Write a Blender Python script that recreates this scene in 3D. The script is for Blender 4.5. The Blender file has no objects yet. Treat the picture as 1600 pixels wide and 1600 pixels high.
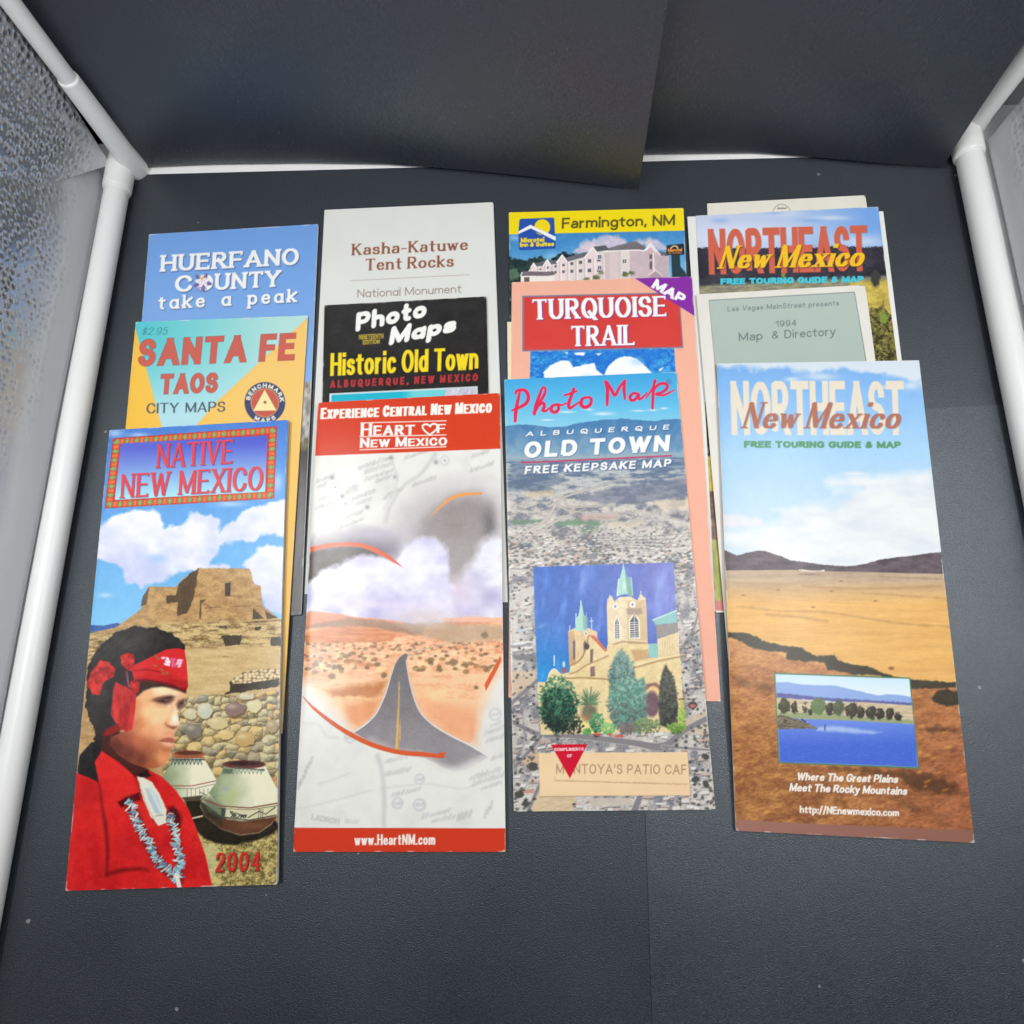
# Folded maps and travel brochures laid out in three overlapping rows on black
# paper inside a small table-top photo tent.  Units: metres, z = 0 is the paper.
import bpy, math, random, re
import numpy as np
from mathutils import Matrix

C = bpy.context.scene
COL = C.collection
# ---------------------------------------------------------------- camera
F_PX, CAM_H = 966.8, .3212          # focal length in pixels of a 1600 px picture, height of the lens
NADIR, DEPTH_VP = (856., 1036.), (816., -2930.)   # where plumb lines and the tent's depth lines meet
_D = np.array([(NADIR[0] - 800) / F_PX, -(NADIR[1] - 800) / F_PX, -1.]); _D /= np.linalg.norm(_D)
_Y = np.array([(DEPTH_VP[0] - 800) / F_PX, -(DEPTH_VP[1] - 800) / F_PX, -1.]); _Y -= _D * (_Y @ _D); _Y /= np.linalg.norm(_Y)
ROT = np.array([np.cross(_Y, -_D), _Y, -_D])
cam = bpy.data.cameras.new('camera'); cam_ob = bpy.data.objects.new('camera', cam); COL.objects.link(cam_ob)
cam.sensor_width = 36; cam.lens = 36 * F_PX / 1600; cam.clip_start = .01; cam.clip_end = 20
cam_ob.matrix_world = Matrix([list(r) + [h] for r, h in zip(ROT.tolist(), (0, 0, CAM_H))] + [[0, 0, 0, 1]])
C.camera = cam_ob
# ---------------------------------------------------------------- light
w = bpy.data.worlds.new('World'); C.world = w; w.use_nodes = True
w.node_tree.nodes['Background'].inputs[0].default_value = (.80, .88, 1, 1)
w.node_tree.nodes['Background'].inputs[1].default_value = .10
def area(name, loc, target, sx, sy, power, col):
    l = bpy.data.lights.new(name, 'AREA'); l.shape = 'RECTANGLE'; l.size = sx; l.size_y = sy; l.energy = power; l.color = col
    o = bpy.data.objects.new(name, l); COL.objects.link(o); o.location = loc
    d = np.array(target, float) - np.array(loc, float); d /= np.linalg.norm(d); z = -d
    x = np.cross((0, 1, .001), z); x /= np.linalg.norm(x); y = np.cross(z, x)
    o.matrix_world = Matrix([[x[k], y[k], z[k], loc[k]] for k in range(3)] + [[0, 0, 0, 1]])
area('tent_lamp', (0, .10, .56), (0, .09, 0), .60, .16, 1.3, (1, 1, .985))
for s_ in (-1, 1):   # the tent's two side light bars
    area('light_bar', (s_ * .262, .09, .40), (s_ * .03, .07, 0), .05, .34, .98, (1, 1, .985))
area('front_fill', (.10, -.75, .70), (0, .05, 0), .9, .6, .3, (.95, .98, 1))  # weak fill lamp added in front of the tent, no window there
vs = C.view_settings
vs.view_transform = 'Standard'; vs.look = 'None'; vs.exposure = 0; vs.gamma = 1; vs.use_curve_mapping = False
C.render.engine = 'CYCLES'; C.cycles.use_denoising = True; C.cycles.max_bounces = 8

def unproject(px, z):
    """picture point (1600 px frame) -> world point at height z"""
    px = np.atleast_2d(np.asarray(px, float))
    d = np.stack([(px[:, 0] - 800) / F_PX, -(px[:, 1] - 800) / F_PX, -np.ones(len(px))], 1) @ ROT.T
    t = (np.asarray(z, float) - CAM_H) / d[:, 2]
    return d * t[:, None] + (0, 0, CAM_H)
# ---------------------------------------------------------------- printing
# The covers are printed by arithmetic: every cover is a fine sheet of small
# faces, and the functions below work out the ink colour of each point.
def _hash(ix, iy, seed):
    h = (ix.astype(np.int64) * 374761393 + iy.astype(np.int64) * 668265263 + seed * 1442695041) & 0xFFFFFFFF
    h = ((h ^ (h >> 13)) * 1274126177) & 0xFFFFFFFF
    h = ((h ^ (h >> 15)) * 2246822519) & 0xFFFFFFFF
    return ((h ^ (h >> 16)) & 0xFFFFFF) / float(0xFFFFFF)

def vnoise(x, y, seed=0):
    ix = np.floor(x); iy = np.floor(y); fx = x - ix; fy = y - iy
    fx = fx * fx * (3 - 2 * fx); fy = fy * fy * (3 - 2 * fy)
    a = _hash(ix, iy, seed); b = _hash(ix + 1, iy, seed)
    c = _hash(ix, iy + 1, seed); d = _hash(ix + 1, iy + 1, seed)
    return (a + (b - a) * fx) * (1 - fy) + (c + (d - c) * fx) * fy

def fbm(x, y, seed=0, octs=4):
    s = 0; a = .5; t = 0
    for k in range(octs):
        s = s + a * vnoise(x, y, seed + 17 * k); t += a; a *= .5; x = x * 2.03 + 11.3; y = y * 2.03 + 5.7
    return s / t

def voronoi(x, y, seed=0):
    ix = np.floor(x); iy = np.floor(y)
    f1 = np.full(x.shape, 9.); f2 = f1.copy(); cid = np.zeros(x.shape); dx1 = cid.copy(); dy1 = cid.copy()
    for j in (-1, 0, 1):
        for i in (-1, 0, 1):
            cx = ix + i; cy = iy + j
            px = cx + .15 + .7 * _hash(cx, cy, seed); py = cy + .15 + .7 * _hash(cx, cy, seed + 5)
            d = np.hypot(px - x, py - y); r = _hash(cx, cy, seed + 9)
            n = d < f1
            f2 = np.where(n, f1, np.minimum(f2, d)); cid = np.where(n, r, cid)
            dx1 = np.where(n, x - px, dx1); dy1 = np.where(n, y - py, dy1); f1 = np.where(n, d, f1)
    return f1, f2, cid, dx1, dy1

def sstep(a, b, x):
    t = np.clip((x - a) / (b - a), 0, 1)
    return t * t * (3 - 2 * t)

def sd_poly(x, y, P):
    P = np.asarray(P, float); n = len(P)
    d = np.full(x.shape, 1e18); s = np.ones(x.shape)
    for i in range(n):
        a = P[i]; b = P[i - 1]
        ex, ey = b - a; wx = x - a[0]; wy = y - a[1]
        L = ex * ex + ey * ey + 1e-12
        t = np.clip((wx * ex + wy * ey) / L, 0, 1)
        d = np.minimum(d, (wx - ex * t) ** 2 + (wy - ey * t) ** 2)
        c1 = y >= a[1]; c2 = y < b[1]; c3 = ex * wy > ey * wx
        s = np.where((c1 & c2 & c3) | (~c1 & ~c2 & ~c3), -s, s)
    return s * np.sqrt(d)

# ---- letters: centre-line strokes, thickened to a style ----
GLYPHS = {
'A': (.74, "M0 0L.37 1L.74 0M.13 .3L.61 .3"), 'B': (.6, "M0 0L0 1L.32 1h.55 .77v.32 .54L0 .54M.3 .54h.6 .27v.34 0L0 0"),
'C': (.68, "M.66 .7v.37 1h0 .5v.37 0h.68 .3"), 'D': (.68, "M0 0L0 1L.3 1h.68 .5v.3 0L0 0"),
'E': (.54, "M0 0L0 1M0 1L.52 1M0 .53L.46 .53M0 0L.54 0"), 'F': (.52, "M0 0L0 1M0 1L.52 1M0 .5L.46 .5"),
'G': (.7, "M.67 .72v.38 1h0 .5v.38 0h.7 .22L.7 .44L.42 .44"), 'H': (.66, "M0 0L0 1M.66 0L.66 1M0 .52L.66 .52"),
'I': (.02, "M.01 0L.01 1"), 'J': (.42, "M.42 1L.42 .3v.2 0h0 .28"), 'K': (.62, "M0 0L0 1M.58 1L0 .42M.2 .6L.62 0"),
'L': (.5, "M0 1L0 0M0 0L.5 0"), 'M': (.84, "M0 0L0 1L.42 .08L.84 1L.84 0"), 'N': (.66, "M0 0L0 1L.66 0L.66 1"),
'O': (.74, "M.37 1h.74 .5v.37 0h0 .5v.37 1"), 'P': (.58, "M0 0L0 1L.32 1h.58 .73v.32 .45L0 .45"),
'Q': (.74, "M.37 1h.74 .5v.37 0h0 .5v.37 1M.4 .25L.72 -.1"), 'R': (.62, "M0 0L0 1L.32 1h.57 .74v.32 .48L0 .48M.28 .48L.62 0"),
'S': (.58, "M.55 .74v.3 1h.02 .76v.3 .52h.58 .26v.3 0h0 .26"), 'T': (.64, "M0 1L.64 1M.32 1L.32 0"),
'U': (.64, "M0 1L0 .34v.32 0h.64 .34L.64 1"), 'V': (.7, "M0 1L.35 0L.7 1"), 'W': (1.0, "M0 1L.26 0L.5 .95L.74 0L1 1"),
'X': (.66, "M0 1L.66 0M.66 1L0 0"), 'Y': (.68, "M0 1L.34 .46L.68 1M.34 .46L.34 0"), 'Z': (.6, "M0 1L.58 1L0 0L.6 0"),
'a': (.48, "M.09 .57v.27 .68h.48 .47L.48 0M.48 .37L.22 .37h.01 .18v.2 0h.48 .14"),
'@': (.52, "M.52 .68L.52 0M.52 .34v.26 .68h0 .34v.26 0h.52 .34"),
'b': (.52, "M0 1L0 0M0 .34v.26 .68h.52 .34v.26 0h0 .34"), 'c': (.48, "M.48 .5v.26 .68h0 .34v.26 0h.48 .18"),
'd': (.52, "M.52 1L.52 0M.52 .34v.26 .68h0 .34v.26 0h.52 .34"), 'e': (.5, "M0 .36L.5 .36v.26 .68h0 .34v.26 0h.49 .15"),
'f': (.34, "M.36 .96v.3 1h.14 .84L.14 0M0 .66L.32 .66"), 'g': (.52, "M.52 .68L.52 -.02v.26 -.3h.03 -.16M.52 .34v.26 .68h0 .34v.26 0h.52 .34"),
'h': (.5, "M0 1L0 0M0 .4v.26 .68h.5 .4L.5 0"), 'i': (.02, "M.01 0L.01 .68M.01 .93L.01 1"), 'k': (.48, "M0 1L0 0M.44 .68L0 .28M.14 .42L.48 0"),
'l': (.02, "M.01 1L.01 0"), 'm': (.84, "M0 .68L0 0M0 .42v.22 .68h.42 .42L.42 0M.42 .42v.64 .68h.84 .42L.84 0"),
'n': (.5, "M0 .68L0 0M0 .4v.26 .68h.5 .4L.5 0"), 'o': (.54, "M.27 .68h.54 .34v.27 0h0 .34v.27 .68"),
'p': (.52, "M0 .68L0 -.3M0 .34v.26 .68h.52 .34v.26 0h0 .34"), 'q': (.52, "M.52 .68L.52 -.3M.52 .34v.26 .68h0 .34v.26 0h.52 .34"),
'r': (.32, "M0 .68L0 0M0 .36v.32 .67"), 's': (.45, "M.42 .52v.22 .68h.02 .51v.22 .36h.45 .18v.22 0h0 .16"),
't': (.36, "M.15 .94L.15 .18v.3 0L.36 0M0 .68L.36 .68"), 'u': (.5, "M0 .68L0 .28v.24 0h.5 .28M.5 .68L.5 0"),
'v': (.5, "M0 .68L.25 0L.5 .68"), 'w': (.74, "M0 .68L.19 0L.37 .64L.55 0L.74 .68"), 'x': (.5, "M0 .68L.5 0M.5 .68L0 0"),
'y': (.5, "M0 .68L.25 0M.5 .68L.2 -.2L.04 -.3"), 'z': (.46, "M0 .68L.44 .68L0 0L.46 0"),
'0': (.56, "M.28 1h.56 .5v.28 0h0 .5v.28 1"), '1': (.26, "M.02 .78L.24 1L.24 0"), '2': (.56, "M.02 .72v.28 1h.54 .72L.5 .58L0 0L.56 0"),
'3': (.54, "M.02 .8v.27 1h.5 .76v.25 .54h.54 .27v.26 0h0 .2"), '4': (.6, "M.44 0L.44 1L0 .3L.6 .3"), '5': (.56, "M.52 1L.1 1L.05 .56v.28 .64h.56 .32v.26 0h0 .2"),
'9': (.56, "M.55 .66v.28 .34h.01 .67v.28 1h.55 .66L.53 .35v.24 0h.04 .16"), '.': (.04, "M.02 0L.02 .05"), ',': (.08, "M.05 .05L.02 -.12"),
'-': (.3, "M0 .36L.3 .36"), '/': (.34, "M0 -.1L.34 1.05"), ':': (.04, "M.02 0L.02 .05M.02 .5L.02 .55"), "'": (.02, "M.01 1L.01 .74"),
'$': (.56, "M.53 .72v.28 .9h.03 .7v.28 .5h.56 .28v.28 .1h0 .28M.28 1.05L.28 -.06"),
'&': (.66, "M.66 0L.15 .7v.31 1h.48 .8v.3 .58L.15 .46h0 .22v.25 0h.64 .42"),
}
_G = {}
def glyph(ch):
    if ch in _G: return _G[ch]
    w, s = GLYPHS[ch]; out = []; cur = None
    for t in re.findall(r"([MLhv])\s*(-?[\d.]+)\s+(-?[\d.]+)", s):
        x, y = float(t[1]), float(t[2])
        if t[0] == 'M': cur = [(x, y)]; out.append(cur)
        elif t[0] == 'L': cur.append((x, y))
        else:
            x0, y0 = cur[-1]
            for k in range(1, 8):
                a = k / 7 * math.pi / 2
                if t[0] == 'h': cur.append((x0 + (x - x0) * math.sin(a), y + (y0 - y) * math.cos(a)))
                else: cur.append((x + (x0 - x) * math.cos(a), y0 + (y - y0) * math.sin(a)))
    _G[ch] = (w, [np.array(o) for o in out]); return _G[ch]

def style(hv=.1, hh=None, serif=0, st=.05, slant=0, track=.2, con=0, sc=0, xh=.68, rnd=False, space=.42, nar=1.):
    return dict(hv=hv, hh=hv if hh is None else hh, serif=serif, st=st, slant=slant, track=track, con=con, sc=sc, xh=xh, rnd=rnd, space=space, nar=nar)

class Canvas:
    def __init__(s, X, Y):
        s.X = X; s.Y = Y; s.C = np.zeros((X.size, 3)) + 128.; s.t = (0, 0, 1.); s.regions = []; s.K = None
    def z(s, x0, y0, k): s.t = (x0, y0, k); s.K = None
    def xy(s):
        if s.K is None: s.K = ((s.X - s.t[0]) / s.t[2], (s.Y - s.t[1]) / s.t[2])
        return s.K
    def region(s, name, pts): s.regions.append((name, [(s.t[0] + p[0] * s.t[2], s.t[1] + p[1] * s.t[2]) for p in pts]))
    def cull(s, x0, y0, x1, y1):
        x, y = s.xy()
        i = np.flatnonzero((x > x0) & (x < x1) & (y > y0) & (y < y1))
        return i, x[i], y[i]
    def put(s, i, m, col):
        col = np.asarray(col, float)
        s.C[i] += (col - s.C[i]) * m[:, None]
    def fill(s, col): s.C[:] = col
    def grad(s, p0, p1, stops, clip=None):
        x, y = s.xy(); dx, dy = p1[0] - p0[0], p1[1] - p0[1]
        t = ((x - p0[0]) * dx + (y - p0[1]) * dy) / (dx * dx + dy * dy)
        ts = [q[0] for q in stops]; cs = np.array([q[1] for q in stops], float)
        col = np.stack([np.interp(t, ts, cs[:, k]) for k in range(3)], 1)
        if clip is None: s.C[:] = col; return
        i, xx, yy = s._in(clip, 6); sd = sd_poly(xx, yy, clip) * s.t[2]
        s.put(i, np.clip(.5 - sd, 0, 1), col[i])
    def _in(s, P, m):
        P = np.asarray(P, float)
        return s.cull(P[:, 0].min() - m, P[:, 1].min() - m, P[:, 0].max() + m, P[:, 1].max() + m)
    def poly(s, P, col, soft=1., wob=0, wsc=30., a=1., seed=1, tex=None):
        """filled outline; soft edge and wobble are in picture units"""
        k = s.t[2]; i, x, y = s._in(P, soft / k + wob + 2)
        if not i.size: return
        sd = sd_poly(x, y, P)
        if wob: sd = sd + wob * 2 * (fbm(x / wsc, y / wsc, seed, 4) - .5)
        m = a * np.clip(.5 - sd * k / soft, 0, 1)
        if tex is not None: col = tex(x, y)
        s.put(i, m, col)
    def ell(s, cx, cy, rx, ry, col, soft=1., rot=0, a=1., wob=0, wsc=20., seed=1):
        k = s.t[2]; r = max(rx, ry) + soft / k + wob + 2
        i, x, y = s.cull(cx - r, cy - r, cx + r, cy + r)
        if not i.size: return
        c, q = math.cos(rot), math.sin(rot); u = (x - cx) * c + (y - cy) * q; v = -(x - cx) * q + (y - cy) * c
        n = np.hypot(u / rx, v / ry); sd = (n - 1) * min(rx, ry)
        if wob: sd = sd + wob * 2 * (fbm(x / wsc, y / wsc, seed, 3) - .5)
        s.put(i, a * np.clip(.5 - sd * k / soft, 0, 1), col)
    def blob(s, cx, cy, rx, ry, col, a=1., rot=0):
        r = 2.6 * max(rx, ry); i, x, y = s.cull(cx - r, cy - r, cx + r, cy + r)
        c, q = math.cos(rot), math.sin(rot); u = ((x - cx) * c + (y - cy) * q) / rx; v = (-(x - cx) * q + (y - cy) * c) / ry
        s.put(i, a * np.exp(-(u * u + v * v)), col)
    def line(s, P, w, col, soft=1., a=1., wob=0, wsc=20.):
        """w: full width, one number or one per point"""
        k = s.t[2]; P = np.asarray(P, float); w = np.broadcast_to(np.asarray(w, float), (len(P),)) / 2
        i, x, y = s._in(P, w.max() + soft / k + wob + 2)
        if not i.size: return
        sd = np.full(x.shape, 1e9)
        for j in range(len(P) - 1):
            e = P[j + 1] - P[j]; L = e @ e + 1e-9
            t = np.clip(((x - P[j][0]) * e[0] + (y - P[j][1]) * e[1]) / L, 0, 1)
            d = np.hypot(x - P[j][0] - e[0] * t, y - P[j][1] - e[1] * t) - (w[j] + (w[j + 1] - w[j]) * t)
            sd = np.minimum(sd, d)
        if wob: sd = sd + wob * 2 * (fbm(x / wsc, y / wsc, 3, 3) - .5)
        s.put(i, a * np.clip(.5 - sd * k / soft, 0, 1), col)
    def curve(s, P, w, col, n=10, **kw):
        P = np.asarray(P, float); w = np.broadcast_to(np.asarray(w, float), (len(P),)); Q = []; W = []
        for j in range(len(P) - 1):
            a, b, c, d = P[max(j - 1, 0)], P[j], P[j + 1], P[min(j + 2, len(P) - 1)]
            for q in range(n):
                t = q / n
                Q.append(.5 * (2 * b + (c - a) * t + (2 * a - 5 * b + 4 * c - d) * t * t + (3 * b - a - 3 * c + d) * t ** 3))
                W.append(w[j] + (w[j + 1] - w[j]) * t)
        Q.append(P[-1]); W.append(w[-1]); s.line(Q, W, col, **kw)
    def tone(s, fn, P=None, soft=1.):
        """fn(x, y, colours) -> colours, over the whole sheet or inside an outline"""
        if P is None:
            x, y = s.xy(); s.C[:] = fn(x, y, s.C); return
        i, x, y = s._in(P, soft / s.t[2] + 2); m = np.clip(.5 - sd_poly(x, y, P) * s.t[2] / soft, 0, 1)
        s.put(i, m, fn(x, y, s.C[i]))
    def text(s, txt, p0, p1, up, col, st, grow=0, off=(0, 0), soft=1., a=1.):
        """letters on the baseline p0-p1, 'up' leads from baseline to capital height"""
        k = s.t[2]; p0 = np.array(p0, float) + off; p1 = np.array(p1, float) + off
        e = p1 - p0; W = np.hypot(*e); e = e / W; up = np.array(up, float)
        n = np.array([e[1], -e[0]]); hy = up @ n; sh = (up @ e) / hy + st['slant']
        adv = []; pos = 0
        for ch in txt:
            if ch == ' ': pos += st['space']; adv.append(None); continue
            scale = 1.; g = ch
            if st['sc'] and ch.islower(): g = ch.upper(); scale = st['sc']
            w = glyph(g)[0] * scale * st['nar'] + 2 * st['hv'] * .9 + 1.3 * st['serif'] * (1 if g not in 'OQCDGSocea@' else .4)
            adv.append((pos, g, scale, w)); pos += w + st['track'] * st['nar'] * .6
        tot = pos - st['track'] * st['nar'] * .6
        sx = W / tot
        for q in adv:
            if q is None: continue
            pos, g, scale, w = q; gw, strokes = glyph(g)
            wt = min(sx, 1.15 * hy); ser = 1.3 * st['serif'] * (1 if g not in 'OQCDGSocea@' else .4) / 2 * sx
            H = hy * scale; X0 = pos * sx + ser; GW = w * sx - 2 * ser
            hv, hh = st['hv'] * wt, st['hh'] * hy; hv = min(hv, GW * .49)
            if scale != 1: hv *= (.5 + .5 * scale); hh *= (.5 + .5 * scale)
            pad = hv + st['serif'] * wt + grow + 2 / k + 3
            c0 = p0 + e * X0
            cs = [c0 + e * (dx + dy * sh) + n * dy for dx in (-pad, GW + pad) for dy in (-.42 * H - pad, 1.1 * H + pad)]
            cs = np.array(cs); i, x, y = s.cull(cs[:, 0].min(), cs[:, 1].min(), cs[:, 0].max(), cs[:, 1].max())
            if not i.size: continue
            b = (x - p0[0]) * n[0] + (y - p0[1]) * n[1]
            aa = (x - p0[0]) * e[0] + (y - p0[1]) * e[1] - sh * b - X0
            low = g.islower() or g == '@'
            if low: yi = [-.3, 0, .68, 1.]; yo = [-.3 * H + hh, hh, st['xh'] * H - hh, H - hh]
            else: yi = [-.3, 0, 1., 1.3]; yo = [-.3 * H + hh, hh, H - hh, 1.3 * H - hh]
            sd = np.full(b.shape, 1e9); ends = []
            for P in strokes:
                Q = np.stack([hv + P[:, 0] / max(gw, .02) * (GW - 2 * hv) if gw > .05 else np.full(len(P), GW / 2), np.interp(P[:, 1], yi, yo)], 1)
                m = len(Q)
                for j in range(m - 1):
                    d = Q[j + 1] - Q[j]; L = np.hypot(*d) + 1e-9; d = d / L
                    vert = abs(d[1]); hw = hh + (hv - hh) * vert
                    if st['con'] and .25 < vert < .985 and d[0] * d[1] > 0 and m < 6: hw = hw + (hh * 1.1 - hw) * st['con']
                    if st['con'] and g in 'NM' and vert > .985: hw = hw + (hh * 1.25 - hw) * st['con'] * (1 if g == 'N' or P[j][0] < .1 else 0)
                    mid = (aa - Q[j][0]) * d[0] + (b - Q[j][1]) * d[1]
                    per = np.abs((aa - Q[j][0]) * d[1] - (b - Q[j][1]) * d[0])
                    free = 0 if st['rnd'] else (hh if vert > .995 else (hv if vert < .05 else (hh + hw * abs(d[0])) / max(vert, .35)))
                    fl = g in 'AMNVWZvwxyz' and m < 7
                    e0 = free if j == 0 else 0; e1 = free if j == m - 2 else 0
                    if m > 7 and not st['rnd']: e0 = min(e0, .15 * hv); e1 = min(e1, .15 * hv)
                    lon = np.maximum(-e0 - mid, mid - L - e1)
                    box = np.maximum(lon, per - hw)
                    if st['rnd']: box = np.hypot(np.maximum(lon, 0), np.maximum(per, 0)) - hw
                    sd = np.minimum(sd, box)
                    if fl and not st['rnd'] and j < m - 2 and P[j + 1][1] in (0, 1, .68):
                        d2 = Q[j + 2] - Q[j + 1]; d2 = d2 / (np.hypot(*d2) + 1e-9); h2 = hh + (hv - hh) * abs(d2[1])
                        if st['con'] and d2[0] * d2[1] > 0 and abs(d2[1]) < .985: h2 = h2 + (hh * 1.1 - h2) * st['con']
                        pw = min(hw / max(vert, .3), h2 / max(abs(d2[1]), .3)) if abs(d2[1]) > .1 and vert > .1 else hv
                        sg = 1 if P[j + 1][1] > .3 else -1
                        sd = np.minimum(sd, np.maximum(np.abs(aa - Q[j + 1][0]) - pw, np.maximum(-(b - Q[j + 1][1]) * sg, (b - Q[j + 1][1]) * sg - hh)))
                    elif j < m - 2: sd = np.minimum(sd, np.hypot(aa - Q[j + 1][0], b - Q[j + 1][1]) - hw)
                for j in (0, m - 1):
                    o = Q[1] if j == 0 else Q[-2]; ends.append((Q[j], Q[j] - o, P[j]))
            if not st['rnd']:
                lo = min(q[:, 1].min() for q in strokes); hi = max(q[:, 1].max() for q in strokes)
                lo = np.interp(lo, yi, yo) - hh; hi = np.interp(hi, yi, yo) + hh
                sd = np.maximum(sd, np.maximum(lo - b, b - hi))
            if st['serif']:
                sl, t2 = st['serif'] * wt, st['st'] * hy / 2
                for E, d, u in ends:
                    L = np.hypot(*d) + 1e-9
                    if abs(d[1]) / L > .6:
                        if min(abs(u[1] - q) for q in (0, 1, .68, -.3)) > .005 or (g == 'i' and u[1] > .7): continue
                        if g in 'AVWMvwNOCGSQ' and sum(1 for q in ends if np.hypot(*(q[0] - E)) < 1e-6) > 1: continue
                        if g in 'CGSceasgtfyJ2359' or (g in '$&'): continue
                        top = d[1] > 0; yy = E[1] + (hh - t2 if top else -(hh - t2))
                        l0, l1 = (hv + sl, hv + sl)
                        if low and top: l1 = hv
                        if g in 'nmhruk' and not top and u[0] > .1: l0 = hv * .8 + sl * .8
                        bx = np.maximum(np.abs(aa - E[0] - (l1 - l0) / 2) - (l0 + l1) / 2, np.abs(b - yy) - t2)
                        sd = np.minimum(sd, bx)
                    elif g in 'EFTLZ' and abs(d[0]) / L > .8:
                        dirn = 1 if d[0] > 0 else -1
                        if g in 'EFL' and dirn < 0: continue
                        xx = E[0] + dirn * (hv - t2); up_ = -1 if u[1] > .9 else 1
                        if abs(u[1] - .5) < .1: y0, y1 = E[1] - sl * .8, E[1] + sl * .8
                        else: y0, y1 = sorted((E[1], E[1] + up_ * (sl * 1.5 + hh)))
                        sd = np.minimum(sd, np.maximum(np.abs(aa - xx) - t2, np.abs(b - (y0 + y1) / 2) - (y1 - y0) / 2))
                    elif g in 'CGS' and u[0] > .3 and u[1] > .5:
                        sd = np.minimum(sd, np.maximum(np.abs(aa - E[0] - hv + t2 * 1.2) - t2 * 1.2, np.abs(b - E[1] - hh) - sl))
            s.put(i, a * np.clip(.5 - (sd - grow) * k / soft, 0, 1), col)

def quad_uv(x, y, Q):
    """bilinear-ish coordinates inside a quad TL,TR,BR,BL"""
    Q = np.asarray(Q, float); u = np.full(x.shape, .5); v = np.full(x.shape, .5)
    for _ in range(5):
        a = Q[0][:, None] * (1 - u) * (1 - v) + Q[1][:, None] * u * (1 - v) + Q[2][:, None] * u * v + Q[3][:, None] * (1 - u) * v
        du = (Q[1] - Q[0])[:, None] * (1 - v) + (Q[2] - Q[3])[:, None] * v
        dv = (Q[3] - Q[0])[:, None] * (1 - u) + (Q[2] - Q[1])[:, None] * u
        rx, ry = x - a[0], y - a[1]; D = du[0] * dv[1] - du[1] * dv[0]
        u = u + (rx * dv[1] - ry * dv[0]) / D; v = v + (du[0] * ry - du[1] * rx) / D
    return u, v

def mixc(a, b, t): return np.asarray(a, float) + (np.asarray(b, float) - np.asarray(a, float)) * np.asarray(t)[..., None]

SANS = style(.085, .075, track=.16)
BOLD = style(.12, .1, track=.12)
SERIF = style(.075, .028, serif=.06, st=.035, con=.8, track=.22)
COND = style(.12, .1, track=.12, nar=.62)
ITAL = style(.1, .03, serif=.05, st=.035, con=.9, track=.12, slant=.28, xh=.58)
# ---------------------------------------------------------------- the twelve covers
def photo_grain(x, y, C, sc, amp):
    """the uneven tone and grain of a printed photograph"""
    g = amp * 2.2 * (fbm(x / sc, y / sc, 301, 4) - .5) + amp * 1.6 * (vnoise(x / 4.3, y / 4.3, 302) - .5)
    return np.clip(C + (g * np.clip(1.25 - C.mean(1) / 230, .15, 1))[:, None], 0, 255)

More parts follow.
